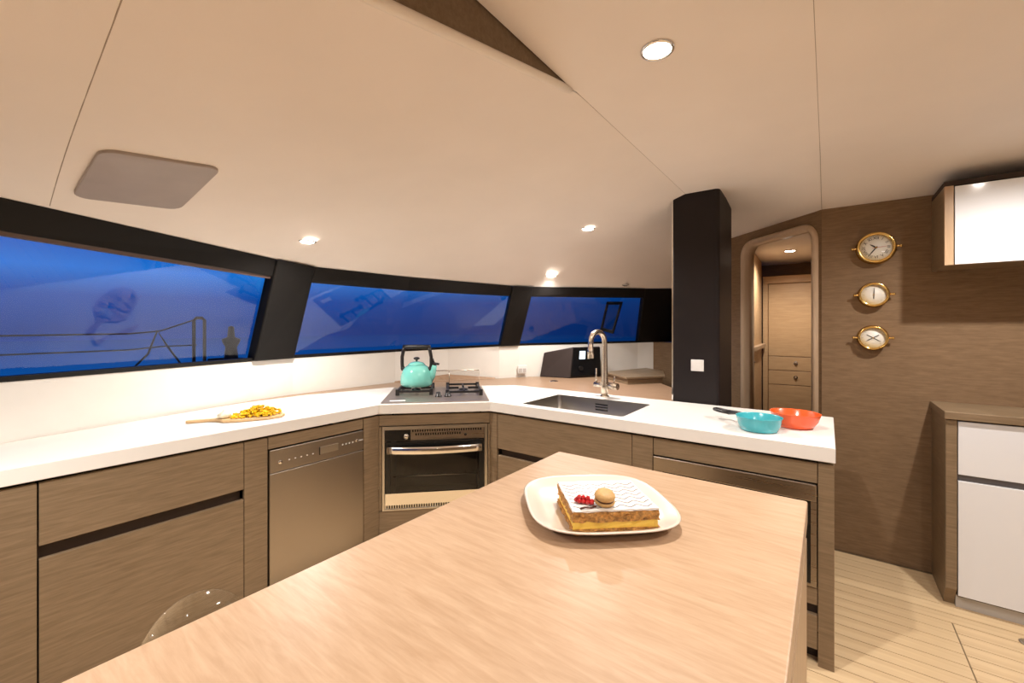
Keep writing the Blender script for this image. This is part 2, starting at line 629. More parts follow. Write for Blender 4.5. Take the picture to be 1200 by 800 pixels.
# fascia between the lower and the raised ceiling, and the pale lip
b = MB()
rings = []
for k in range(20):
    y = -1.0 + (1.39 + 1.0) * k / 19
    rings.append([(XC - 0.004, y, z_crease(y)), (XC - 0.004, y, 2.275), (XC - 0.03, y, 2.275), (XC - 0.03, y, z_crease(y))])
b.loft(rings, True, True, smooth=False)
struct(b.build('trim_5', 'fabric_fascia'), 'brown fabric fascia wedge between the two ceiling levels')
b = MB()
rings = []
for k in range(20):
    y = -1.0 + (1.385 + 1.0) * k / 19
    z = z_crease(y)
    rings.append([(XC - 0.012 + 0.015 * math.cos(a), y, z + 0.003 + 0.013 * math.sin(a)) for a in [2 * math.pi * i / 8 for i in range(8)]])
b.loft(rings)
struct(b.build('trim_6', 'lip_white'), 'pale rounded lip along the brown ceiling fascia')


def ceil_z(x, y):
    if x > XC:
        return z_near(x, y)
    h = left_bvh.ray_cast(Vector((x, y, 0)), Vector((0, 0, 1)))
    return h[0].z if h[0] is not None else 1.9


def seam(name, pts, lab):
    b = MB()
    b.tube([(x, y, ceil_z(x, y) + 0.0006) for x, y in pts], 0.0013, 6)
    struct(b.build(name, 'seam_dark'), lab)


def line(a, c, n):
    return [(a[0] + (c[0] - a[0]) * i / n, a[1] + (c[1] - a[1]) * i / n) for i in range(n + 1)]


seam('trim_7', line((-0.80, 0.185), (-2.38, 0.25), 24), 'thin seam across the ceiling left of the grey ceiling cover')
seam('trim_8', line((-0.03, 0.9), (-0.03, 3.35), 30), 'thin ceiling seam running to the wall corner by the doorway')
seam('trim_9', line((XC + 0.003, 1.40), (XC + 0.003, 2.9), 20), 'thin ceiling seam running from the fascia tip to the pillar')

# ------------------------------------------------------------------ aft walls, doorway
b = MB(); b.box(-0.03, 2.6, 3.365, 3.42, 0, 2.2)
struct(b.build('wall_right', 'wall_weave'), 'brown woven wall carrying the three brass clocks')
b = MB(); b.box(2.6, 2.66, -2.0, 3.42, 0, 1.15); b.box(2.6, 2.66, -2.0, 3.42, 1.9, 2.35); b.box(2.6, 2.66, -2.0, -1.4, 1.15, 1.9); b.box(2.6, 2.66, 2.4, 3.42, 1.15, 1.9)
struct(b.build('wall_side', 'splash_white'), 'saloon side wall behind the viewer with a dark window')
e = thing('window_4', (2.6, 0.5, 1.15), 'saloon side window behind the viewer', None); e['kind'] = 'structure'
b = MB(); b.box(2.61, 2.615, -1.4, 2.4, 1.15, 1.9); b.build('pane', 'window_glass', e)
b = MB(); b.box(-2.7, -1.2, -2.06, -2.0, 0, 2.35); b.box(1.4, 2.66, -2.06, -2.0, 0, 2.35); b.box(-1.2, 1.4, -2.06, -2.0, 1.95, 2.35)
struct(b.build('wall_rear', 'splash_white'), 'saloon end wall behind the viewer with a glass door')
e = thing('door_2', (0.1, -2.03, 0), 'glass sliding door behind the viewer', None); e['kind'] = 'structure'
b = MB(); b.box(-1.2, 1.4, -2.035, -2.03, 0.0, 1.95); b.build('pane', 'window_glass', e)
b = MB(); b.box(0.07, 0.13, -2.05, -2.01, 0, 1.95); b.build('stile', 'black_trim', e)
b = MB(); b.hexa([(-2.55, -0.9, 0), (-2.7, -2.0, 0), (-2.1, -2.0, 2.3), (-2.05, -0.9, 2.3)], [(-2.65, -0.9, 0), (-2.8, -2.0, 0), (-2.2, -2.0, 2.3), (-2.15, -0.9, 2.3)])
struct(b.build('wall_back', 'splash_white'), 'white hull side behind the viewer')
b = MB(); b.prism([(-2.75, -2.0), (-0.75, -2.0), (-0.75, -0.9), (-2.5, -0.9)], 1.93, 1.96)
struct(b.build('ceiling', 'headliner'), 'cream headliner behind the viewer')

# door wall at 45 degrees: local frame a = along wall (left-away), g = thickness behind, z
DO = Vector((-0.03, 3.365, 0))
DA = Vector((-1, 1, 0)).normalized()
DG = Vector((1, 1, 0)).normalized()
DM = Matrix.Translation(DO) @ Matrix(((DA.x, DG.x, 0, 0), (DA.y, DG.y, 0, 0), (0, 0, 1, 0), (0, 0, 0, 1)))
OA0, OA1, OZ, OR = 0.067, 0.705, 2.045, 0.085


def rounded_open(a0, a1, z1, r, n=8):
    """open outline: up one side, round the two upper corners, down the other"""
    pts = [(a0, -0.01)]
    pts += [(a0 + r - r * math.cos(t), z1 - r + r * math.sin(t)) for t in [math.pi / 2 * i / n for i in range(n + 1)]]
    pts += [(a1 - r + r * math.sin(t), z1 - r + r * math.cos(t)) for t in [math.pi / 2 * i / n for i in range(n + 1)]]
    pts += [(a1, -0.01)]
    return pts


inner = rounded_open(OA0, OA1, OZ, OR)
TH = 0.055
b = MB(DM)
# wall face split into quads between opening and outer rectangle
outer = []
for a, z in inner:
    outer.append(None)
wa0, wa1, wz = 0.0, 1.22, 2.19
n_in = len(inner)
outp = []
for i, (a, z) in enumerate(inner):
    if i == 0:
        outp.append((wa0, -0.01))
    elif i == n_in - 1:
        outp.append((wa1, -0.01))
    elif i <= 9:
        t = (i - 1) / 8
        outp.append((wa0, z + (wz - z) * max(0, (t - 0.0))) if t < 0.5 else (wa0 + (a - wa0) * (t - 0.5) * 2, wz))
    else:
        t = (i - 10) / 8
        outp.append((a + (wa1 - a) * t * 2, wz) if t < 0.5 else (wa1, wz + (z - wz) * (t - 0.5) * 2))
vs = []
for (a, z), (p, q) in zip(inner, outp):
    vs += [(a, 0, z), (p, 0, q), (a, TH, z), (p, TH, q)]
fs = []
for i in range(n_in - 1):
    k, m = 4 * i, 4 * (i + 1)
    fs += [(k, k + 1, m + 1, m), (k + 2, m + 2, m + 3, k + 3), (k, m, m + 2, k + 2), (k + 1, k + 3, m + 3, m + 1)]
b.add(vs, fs)
struct(b.build('wall_doorway', 'wall_weave'), 'angled wall with the round cornered doorway')
e = thing('door_1', tuple(DM @ Vector((0.367, 0, 0))), 'doorway with a rounded pale wood frame between pillar and clocks', None)
e['kind'] = 'structure'
b = MB(DM)
rings = []
path = rounded_open(OA0, OA1, OZ, OR, 10)
m = len(path)
for i, (a, z) in enumerate(path):
    d = Vector((path[min(i + 1, m - 1)][0] - path[max(i - 1, 0)][0], path[min(i + 1, m - 1)][1] - path[max(i - 1, 0)][1])).normalized()
    nrm = Vector((-d.y, d.x))      # away from the opening
    prof = [(0.0, -0.006), (0.008, -0.020), (0.022, -0.026), (0.036, -0.020), (0.044, -0.001), (0.0, -0.001 + TH + 0.02), (-0.004, 0.02)]
    rings.append([(a + nrm.x * u, g, z + nrm.y * u) for u, g in prof])
b.loft(rings, True, True)
b.build('door_frame', 'frame_wood', e)

# cabin behind the doorway
b = MB(); b.prism([(0.02, 3.45), (0.30, 3.8), (0.30, 5.7), (-1.1, 5.7), (-0.62, 4.2)], 2.10, 2.13)
struct(b.build('ceiling', 'headliner'), 'cream ceiling of the cabin behind the doorway')
b = MB(); b.box(-1.1, 0.30, 5.62, 5.68, 0, 2.1)
struct(b.build('wall_cabin', 'wall_weave'), 'rear wall of the cabin behind the doorway')
b = MB(); b.box(0.22, 0.28, 3.75, 5.65, 0, 2.1)
struct(b.build('wall_cabin', 'wall_weave'), 'side wall of the cabin behind the doorway')
e = thing('cabin_partition', (-0.56, 4.6, 0), 'pale wood partition with a grab rail inside the doorway', 'partition')
b = MB(); b.hexa([(-0.54, 4.05, 0), (-0.57, 5.28, 0), (-0.57, 5.28, 2.095), (-0.54, 4.05, 2.095)], [(-0.60, 4.08, 0), (-0.63, 5.28, 0), (-0.63, 5.28, 2.095), (-0.60, 4.08, 2.095)])
b.build('panel', 'cabin_wood', e)
b = MB(); b.hexa([(-0.500, 4.10, 1.185), (-0.530, 5.26, 1.185), (-0.530, 5.26, 1.225), (-0.500, 4.10, 1.225)], [(-0.54, 4.10, 1.185), (-0.57, 5.26, 1.185), (-0.57, 5.26, 1.225), (-0.54, 4.10, 1.225)])
b.build('rail', 'oak_trim', e, bevel=0.006)
b = MB(); b.box(-0.552, -0.530, 4.07, 4.12, 0.98, 1.16); b.cyl((-0.535, 4.09, 1.10), (-0.50, 4.09, 1.10), 0.008); b.cyl((-0.505, 4.09, 1.10), (-0.505, 4.17, 1.10), 0.007)
b.build('latch', 'black_plastic', e)
e = thing('wardrobe', (-0.15, 5.45, 0), 'tall pale wood wardrobe with two small drawers seen through the doorway', 'wardrobe')
WX0, WX1, WY = -0.56, 0.20, 5.30
b = MB(); b.box(WX0, WX1, WY + 0.018, 5.60, 0.0, 1.94); b.build('body', 'cabin_wood', e)
b = MB(); b.box(WX0, WX1, WY - 0.01, WY + 0.018, 1.862, 1.94); b.build('top_rail', 'cabin_wood', e, bevel=0.004)
b = MB(); b.box(WX0 + 0.05, WX1 - 0.02, WY, WY + 0.018, 1.092, 1.855); d = b.build('door', 'cabin_wood', e, bevel=0.003)
for z0, z1 in ((0.944, 1.086), (0.794, 0.938)):
    b = MB(); b.box(WX0 + 0.05, WX1 - 0.02, WY, WY + 0.018, z0, z1); d = b.build('drawer', 'cabin_wood', e, bevel=0.003)
    b = MB(); b.cyl((-0.265, WY - 0.006, (z0 + z1) / 2 + 0.01), (-0.265, WY, (z0 + z1) / 2 + 0.01), 0.018, n=16); b.ball((-0.265, WY - 0.012, (z0 + z1) / 2 + 0.01), 0.012)
    b.build('knob', 'chrome', d)
b = MB(); b.box(WX0 + 0.05, WX1 - 0.02, WY, WY + 0.018, 0.08, 0.788); b.build('door', 'cabin_wood', e, bevel=0.003)
b = MB(); b.box(WX0, WX0 + 0.045, WY - 0.004, WY + 0.018, 0.0, 1.862); b.build('stile', 'cabin_wood', e)

# ------------------------------------------------------------------ pillar
e = thing('pillar', (-0.69, 3.13, 0), 'dark brown square pillar behind the worktop reaching the ceiling', 'pillar')
b = MB()
poly = []
for cx_, cy_, a0 in ((-0.545 - 0.03, 2.91 + 0.03, -90), (-0.545 - 0.03, 3.36 - 0.03, 0), (-0.829 + 0.012, 3.36 - 0.012, 90), (-0.829 + 0.012, 2.91 + 0.012, 180)):
    r_ = 0.03 if cx_ > -0.7 else 0.012
    for i in range(5):
        a = R(a0 + 90 * i / 4)
        poly.append((cx_ + r_ * math.cos(a), cy_ + r_ * math.sin(a)))
b.prism(poly, 0.0, 2.285, smooth=False)
b.build('shaft', 'pillar_brown', e)
b = MB(); b.box(-0.838, -0.8255, 2.925, 2.945, 0.0, 2.24); b.build('edge_strip', 'chrome', e)
e = thing('light_switch', (-0.672, 2.91, 1.117), 'square white light switch on the dark pillar', 'switch')
b = MB(); b.box(-0.711, -0.634, 2.9005, 2.9095, 1.116, 1.190); b.build('plate', 'plastic_white', e, bevel=0.003)
b = MB(); b.box(-0.695, -0.650, 2.896, 2.9003, 1.130, 1.176); b.build('rocker', 'plastic_white', e, bevel=0.002)

# ------------------------------------------------------------------ worktop with sink cut-out
SX0, SX1, SY0, SY1 = -1.575, -0.900, 2.225, 2.690


def slab(outer, holes, z0, z1):
    bm = bmesh.new()
    es = []
    for loop in [outer] + holes:
        vs = [bm.verts.new((x, y, z0)) for x, y in loop]
        es += [bm.edges.new((vs[i], vs[(i + 1) % len(vs)])) for i in range(len(vs))]
    bmesh.ops.triangle_fill(bm, edges=es, use_beauty=True)
    r = bmesh.ops.extrude_face_region(bm, geom=bm.faces[:])
    bmesh.ops.translate(bm, verts=[g for g in r['geom'] if isinstance(g, bmesh.types.BMVert)], vec=(0, 0, z1 - z0))
    bmesh.ops.recalc_face_normals(bm, faces=bm.faces[:])
    bmesh.ops.dissolve_limit(bm, angle_limit=R(1), verts=bm.verts[:], edges=bm.edges[:])
    bm.verts.ensure_lookup_table()
    bm.verts.index_update()
    mb = MB()
    mb.add([v.co.copy() for v in bm.verts], [tuple(v.index for v in f.verts) for f in bm.faces])
    bm.free()
    return mb


def rrect(x0, x1, y0, y1, r, n=5):
    p = []
    for cx_, cy_, a0 in ((x1 - r, y0 + r, -90), (x1 - r, y1 - r, 0), (x0 + r, y1 - r, 90), (x0 + r, y0 + r, 180)):
        for i in range(n + 1):
            a = R(a0 + 90 * i / n)
            p.append((cx_ + r * math.cos(a), cy_ + r * math.sin(a)))
    return p


wt = [(-2.27, -0.85), (-2.27, 1.650), (-1.770, 2.145), (0.026, 2.145), (0.026, 2.895), (-2.13, 2.895), (-2.855, 2.175), (-3.03, 1.56), (-3.03, 1.15), (-2.925, 0.72), (-2.787, 0.15), (-2.56, -0.85)]
b = slab(wt, [rrect(SX0, SX1, SY0, SY1, 0.02)], 0.85, 0.91)
tag(b.build('worktop', 'white_stone', bevel=0.003), 'white worktop running round the galley corner', 'worktop')

# wood ledge behind the worktop
ld = [(-2.13, 2.897), (-0.835, 2.897), (-0.835, 3.30), (-1.20, 3.80), (-1.50, 4.545), (-1.62, 4.43), (-2.43, 3.385), (-2.52, 3.185), (-2.855, 2.835), (-3.088, 2.42), (-3.128, 1.538), (-3.09, 1.25), (-2.93, 0.74), (-3.033, 1.15), (-3.033, 1.56), (-2.858, 2.176)]
b = slab(ld, [], 0.86, 0.908)
tag(b.build('wood_ledge', 'ledge_lam'), 'pale wood ledge behind the white worktop under the windows', 'ledge')
b = MB(); b.prism([(-0.84, 2.92), (-1.20, 3.78), (-1.50, 4.50), (-2.40, 3.36), (-2.15, 2.92)], 0, 0.858)
tag(b.build('ledge_base', 'cab_veneer'), 'brown base under the wood ledge behind the sink', 'cabinet')
# raised wooden wedge behind the hob
b = MB(); b.hexa([(-3.08, 2.40, 0.909), (-2.85, 2.83, 0.909), (-2.54, 3.15, 0.909), (-2.72, 2.75, 0.909)], [(-3.085, 2.41, 0.918), (-2.86, 2.835, 0.958), (-2.545, 3.16, 0.918), (-2.74, 2.77, 0.914)])
tag(b.build('wood_wedge', 'ledge_lam'), 'low raised wood wedge in the corner behind the hob', 'panel')
# pop-up socket on the ledge
e = thing('pop_up_socket', (-1.988, 3.311, 0.908), 'small metal pop up socket lid flush in the wood ledge', 'socket')
b = MB(); b.lathe([(0.0005, 0), (0.04, 0), (0.04, 0.004), (0.034, 0.006), (0.0005, 0.006)], (-1.988, 3.311, 0.908), 24); b.build('ring', 'chrome', e)
b = MB(); b.lathe([(0.0005, 0.0061), (0.022, 0.0061), (0.02, 0.009), (0.0005, 0.009)], (-1.988, 3.311, 0.908), 20); b.build('cap', 'black_plastic', e)
# raised wooden seat box behind the faucet
e = thing('navigation_desk', (-1.45, 3.9, 0.909), 'low brown wood desk box between console and pillar', 'desk')
b = MB(); b.prism([(-1.70, 3.78), (-1.37, 3.50), (-1.16, 3.78), (-1.30, 4.20), (-1.52, 4.40)], 0.909, 0.955); b.build('carcass', 'cab_veneer', e)
b = MB(); b.prism([(-1.72, 3.78), (-1.37, 3.48), (-1.14, 3.78), (-1.29, 4.22), (-1.53, 4.42)], 0.9555, 0.972); b.build('desk_top', 'cab_veneer', e, bevel=0.003)
# instrument console
e = thing('instrument_console', (-2.0, 3.75, 0.909), 'dark brown instrument console with a lit display behind the faucet', 'console')
A, Bp, Cc, D = (-2.285, 3.535), (-1.985, 3.60), (-1.80, 3.90), (-1.98, 3.97)
b = MB()
top = [(-2.262, 3.575, 1.145), (-1.985, 3.66, 1.205), (-1.83, 3.94, 1.205), (-2.0, 3.975, 1.195)]
b.hexa([(A[0], A[1], 0.909), (Bp[0], Bp[1], 0.909), (Cc[0], Cc[1], 0.909), (D[0], D[1], 0.909)], top)
b.build('housing', 'console_brown', e, bevel=0.006)
p0, p1 = Vector((Bp[0], Bp[1], 0.909)), Vector((Cc[0], Cc[1], 0.909))
q0, q1 = Vector(top[1]), Vector(top[2])
off = Vector((0.85, -0.52, 0.12)).normalized()


def con(u, v, d):
    lo_, hi_ = p0 + (p1 - p0) * u, q0 + (q1 - q0) * u
    return lo_ + (hi_ - lo_) * v + off * d


b = MB(); b.hexa([con(0.02, 0.05, 0.003), con(0.98, 0.05, 0.003), con(0.98, 0.97, 0.003), con(0.02, 0.97, 0.003)], [con(0.02, 0.05, 0.012), con(0.98, 0.05, 0.012), con(0.98, 0.97, 0.012), con(0.02, 0.97, 0.012)])
scr = b.build('instrument_panel', 'oven_black', e, bevel=0.002)
b = MB(); b.hexa([con(0.24, 0.60, 0.0125), con(0.44, 0.60, 0.0125), con(0.44, 0.86, 0.0125), con(0.24, 0.86, 0.0125)], [con(0.24, 0.60, 0.014), con(0.44, 0.60, 0.014), con(0.44, 0.86, 0.014), con(0.24, 0.86, 0.014)])
b.build('display', 'screen_lit', scr)
b = MB()
for i in range(4):
    v = 0.60 + i * 0.075
    b.hexa([con(0.52, v, 0.0125), con(0.58, v, 0.0125), con(0.58, v + 0.03, 0.0125), con(0.52, v + 0.03, 0.0125)], [con(0.52, v, 0.016), con(0.58, v, 0.016), con(0.58, v + 0.03, 0.016), con(0.52, v + 0.03, 0.016)])
b.build('button', 'plastic_grey', scr)
b = MB(); b.cyl(con(0.30, 0.30, 0.012), con(0.30, 0.30, 0.03), 0.022); b.build('dial_knob', 'black_plastic', scr)
# wall socket on the splash
e = thing('wall_socket', (-2.42, 3.40, 0.95), 'double white wall socket on the splash beside the console', 'socket')
p, q = Vector((-2.385, 3.462, 0)), Vector((-2.455, 3.372, 0))
nr = Vector((0.79, -0.61, 0))
mid = (p + q) / 2
dr = (q - p).normalized()


def sk(u, z, d):
    return mid + dr * u + Vector((0, 0, z)) + nr * d


b = MB(); b.hexa([sk(-.045, .945, .018), sk(.045, .945, .018), sk(.045, 1.025, .018), sk(-.045, 1.025, .018)], [sk(-.045, .945, .03), sk(.045, .945, .03), sk(.045, 1.025, .03), sk(-.045, 1.025, .03)]); b.build('plate', 'plastic_white', e, bevel=0.003)
for u0 in (-0.036, 0.004):
    b = MB(); b.hexa([sk(u0, .958, .0301), sk(u0 + .032, .958, .0301), sk(u0 + .032, .995, .0301), sk(u0, .995, .0301)], [sk(u0, .958, .034), sk(u0 + .032, .958, .034), sk(u0 + .032, .995, .034), sk(u0, .995, .034)]); b.build('outlet', 'plastic_grey', e, bevel=0.001)


# ------------------------------------------------------------------ base cabinets
def panel(M, e, name, t0, t1, z0, z1, n0, mat='cab_veneer', th=0.02, gap=0.0015):
    b = MB(M); b.box(t0 + gap, t1 - gap, n0, n0 + th, z0 + gap, z1 - gap)
    return b.build(name, mat, e, bevel=0.0012, seg=1)


def carcass(M, e, t0, t1, n0, n1, z1=0.838, poly=None):
    b = MB(M)
    if poly:
        b.prism(poly, 0.10, z1)
    else:
        b.box(t0, t1, n0 + 0.056, n1, 0.06, z1)
    b.build('carcass', 'gap_dark', e)
    b = MB(M); b.box(t0, t1, n0 + 0.06, n0 + 0.075, 0.0, 0.06); b.build('plinth', 'gap_dark', e)


NL = 2.285
def wl(t, n, M):
    v = M @ Vector((t, n, 0)); return (v.x, v.y, 0)


e = thing('base_cabinet', wl(-0.3, NL + 0.2, ROT90), 'brown veneer base cabinet panel at the left edge of the photo', 'cabinet')
carcass(ROT90, e, -0.85, 0.208, NL, NL + 0.26)
panel(ROT90, e, 'door', -0.85, -0.05, 0.065, 0.838, NL)
panel(ROT90, e, 'stile', -0.05, 0.21, 0.065, 0.838, NL)

e = thing('base_cabinet', wl(0.55, NL + 0.2, ROT90), 'brown veneer drawer cabinet left of the dishwasher', 'cabinet')
carcass(ROT90, e, 0.213, 0.884, NL, NL + 0.45)
d = panel(ROT90, e, 'drawer', 0.212, 0.885, 0.607, 0.838, NL)
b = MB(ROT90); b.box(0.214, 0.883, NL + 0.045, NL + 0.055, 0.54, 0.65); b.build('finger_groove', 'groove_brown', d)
panel(ROT90, e, 'drawer', 0.212, 0.885, 0.065, 0.561, NL)
panel(ROT90, e, 'stile', 0.885, 0.995, 0.065, 0.838, NL)

# dishwasher
e = thing('dishwasher', wl(1.27, NL + 0.25, ROT90), 'stainless steel dishwasher built under the worktop', 'dishwasher')
b = MB(ROT90); b.box(1.002, 1.545, NL + 0.022, NL + 0.48, 0.10, 0.762); b.build('body', 'gap_dark', e)
b = MB(ROT90); b.box(1.000, 1.546, NL - 0.006, NL + 0.020, 0.652, 0.770); cp = b.build('control_panel', 'steel_brush', e, bevel=0.004)
b = MB(ROT90); b.box(1.000, 1.546, NL - 0.006, NL + 0.020, 0.045, 0.649); b.build('door', 'steel_brush', e, bevel=0.004)
b = MB(ROT90); b.lathe([(0.0005, 0), (0.011, 0), (0.011, -0.003), (0.008, -0.006), (0.0005, -0.006)], (1.052, NL - 0.0062, 0.700), 20, axis='y'); b.build('start_knob', 'chrome', cp)
for i in range(5):
    b = MB(ROT90); b.box(1.095 + i * 0.032, 1.102 + i * 0.032, NL - 0.0078, NL - 0.0061, 0.700 - 0.001, 0.7045); b.build('indicator', 'icon_pale', cp)
b = MB(ROT90); b.box(1.262, 1.378, NL - 0.0075, NL - 0.0061, 0.688, 0.728); b.build('grip_recess', 'steel_dull', cp, bevel=0.002)
b = MB(ROT90); b.box(1.262, 1.268, NL - 0.0082, NL - 0.0076, 0.686, 0.730); b.build('grip_edge', 'black_plastic', cp)
for i in range(4):
    b = MB(ROT90); b.box(1.402 + i * 0.022, 1.409 + i * 0.022, NL - 0.0078, NL - 0.0061, 0.708, 0.716); b.build('indicator', 'icon_pale', cp)
b = MB(ROT90); b.lathe([(0.0005, 0), (0.008, 0), (0.007, -0.002), (0.0005, -0.002)], (1.497, NL - 0.0062, 0.716), 16, axis='y'); b.build('dial', 'chrome', cp)
b = MB(ROT90)
for i in range(5):
    b.box(1.512 + i * 0.006, 1.516 + i * 0.006, NL - 0.0068, NL - 0.0061, 0.711, 0.717)
b.build('lettering', 'icon_pale', cp)

# corner cabinet holding the oven
NC = 2.790
e = thing('corner_cabinet', wl(-0.085, NC + 0.2, ROT45), 'brown veneer corner cabinet framing the built in oven', 'cabinet')
b = MB(ROT45); b.prism([(-0.42, NC + 0.50), (0.24, NC + 0.50), (0.24, NC + 0.46), (-0.42, NC + 0.46)], 0.10, 0.838); b.build('carcass', 'gap_dark', e)
b = MB(ROT45); b.box(-0.40, 0.23, NC + 0.06, NC + 0.075, 0.0, 0.10); b.build('plinth', 'gap_dark', e)
panel(ROT45, e, 'top_panel', -0.4425, 0.266, 0.769, 0.838, NC)
panel(ROT45, e, 'bottom_panel', -0.4425, 0.266, 0.065, 0.229, NC)
panel(ROT45, e, 'stile', -0.4425, -0.423, 0.231, 0.767, NC)
panel(ROT45, e, 'stile', 0.250, 0.266, 0.231, 0.767, NC)
panel(ROT90, e, 'filler_panel', 1.549, 1.662, 0.065, 0.838, NL)
panel(ROT90, e, 'filler_strip', 0.996, 1.547, 0.775, 0.838, NL)
panel(ROT0, e, 'filler_panel', -1.7872, -1.724, 0.065, 0.838, 2.16)

# oven
e = thing('oven', wl(-0.0865, NC + 0.2, ROT45), 'built in steel oven with glass door and curved handle under the hob', 'oven')
o0, o1 = -0.420, 0.247
b = MB(ROT45); b.box(o0 + 0.02, o1 - 0.02, NC + 0.30, NC + 0.42, 0.235, 0.765); b.box(o0 + 0.02, o0 + 0.05, NC + 0.012, NC + 0.30, 0.235, 0.765); b.box(o1 - 0.05, o1 - 0.02, NC + 0.012, NC + 0.30, 0.235, 0.765)
b.box(o0 + 0.05, o1 - 0.05, NC + 0.012, NC + 0.30, 0.235, 0.27); b.box(o0 + 0.05, o1 - 0.05, NC + 0.012, NC + 0.30, 0.69, 0.765); b.build('body', 'oven_inner', e)
b = MB(ROT45); b.box(o0, o1, NC - 0.008, NC + 0.012, 0.745, 0.767); b.box(o0, o0 + 0.014, NC - 0.008, NC + 0.012, 0.232, 0.745); b.box(o1 - 0.018, o1, NC - 0.008, NC + 0.012, 0.232, 0.745)
b.box(o0 + 0.014, o1 - 0.018, NC - 0.008, NC + 0.012, 0.232, 0.240); b.build('frame', 'steel_dull', e)
b = MB(ROT45); b.box(o0 + 0.015, o1 - 0.019, NC + 0.0, NC + 0.012, 0.672, 0.744); fp = b.build('fascia', 'steel_front', e)
b = MB(ROT45)
for i in range(30):
    t = -0.235 + i * 0.0155
    if t < o1 - 0.035:
        b.box(t, t + 0.0085, NC - 0.0012, NC + 0.002, 0.727, 0.741)
for i in range(19):
    t = -0.215 + i * 0.0155
    b.box(t, t + 0.0085, NC - 0.0012, NC + 0.002, 0.704, 0.718)
tag(b.build('vent_slots', 'oven_black', fp), kind='stuff')
b = MB(ROT45); b.box(o0 + 0.016, -0.245, NC - 0.0012, NC + 0.0, 0.674, 0.742); b.build('dark_glass_panel', 'oven_black', fp)
b = MB(ROT45); b.lathe([(0.0005, 0), (0.019, 0), (0.019, -0.008), (0.015, -0.020), (0.0005, -0.021)], (-0.272, NC - 0.0015, 0.702), 20, axis='y'); b.build('control_knob', 'chrome', fp)
b = MB(ROT45); b.lathe([(0.0005, 0), (0.009, 0), (0.008, -0.005), (0.0005, -0.006)], (0.105, NC - 0.0005, 0.700), 16, axis='y'); b.build('button', 'black_plastic', fp)
b = MB(ROT45)
dz0, dz1, di0, di1 = 0.272, 0.668, 0.345, 0.600
d0, d1 = o0 + 0.020, o1 - 0.024
b.box(d0, d1, NC - 0.020, NC - 0.002, di1, dz1)
b.box(d0, d0 + 0.03, NC - 0.020, NC - 0.002, di0, di1); b.box(d1 - 0.03, d1, NC - 0.020, NC - 0.002, di0, di1)
door = b.build('oven_door', 'oven_black', e)
b = MB(ROT45); b.box(d0, d1, NC - 0.021, NC - 0.002, dz0, di0); b.build('steel_band', 'chrome', door)
b = MB(ROT45); b.box(d0 + 0.03, d1 - 0.03, NC - 0.016, NC - 0.012, di0, di1); b.build('glass', 'oven_glass', door)
b = MB(ROT45)
pts = []
for i in range(17):
    u = i / 16
    t = d0 + 0.015 + (d1 - d0 - 0.03) * u
    pts.append((t, NC - 0.038 - 0.030 * math.sin(math.pi * u), 0.622))
rings = []
for p in pts:
    rings.append([(p[0], p[1] + 0.008 * math.cos(a), p[2] + 0.024 * math.sin(a)) for a in [2 * math.pi * k / 14 for k in range(14)]])
b.loft(rings)
for t in (d0 + 0.025, d1 - 0.025):
    b.box(t - 0.012, t + 0.012, NC - 0.040, NC - 0.020, 0.606, 0.638)
b.build('handle', 'chrome', door)
b = MB(ROT45); b.tube([(o0 + 0.055, NC + 0.10, 0.41), (o1 - 0.055, NC + 0.10, 0.41)], 0.005)
for i in range(12):
    t = o0 + 0.08 + i * 0.045
    b.tube([(t, NC + 0.10, 0.41), (t, NC + 0.29, 0.41)], 0.0025, 6)
b.build('wire_shelf', 'chrome', e)
b = MB(ROT45); b.box(o0 + 0.015, o1 - 0.019, NC + 0.0, NC + 0.012, 0.2405, 0.271); lp = b.build('lower_vent', 'steel_dull', e)
b = MB(ROT45)
for i in range(39):
    t = o0 + 0.024 + i * 0.0155
    b.box(t, t + 0.0085, NC - 0.0012, NC + 0.002, 0.244, 0.266)
tag(b.build('vent_slots', 'oven_black', lp), kind='stuff')

# hob
e = thing('gas_hob', wl(-0.085, NC + 0.35, ROT45)[:2] + (0.910,), 'two burner gas hob set in the worktop above the oven', 'hob')
h0, h1, hn0, hn1 = -0.435, 0.262, 2.800, 3.510
b = MB(ROT45); b.prism(rrect(h0, h1, hn0, hn1, 0.015), 0.9105, 0.916); b.build('hob_plate', 'hob_glass', e, bevel=0.0015)


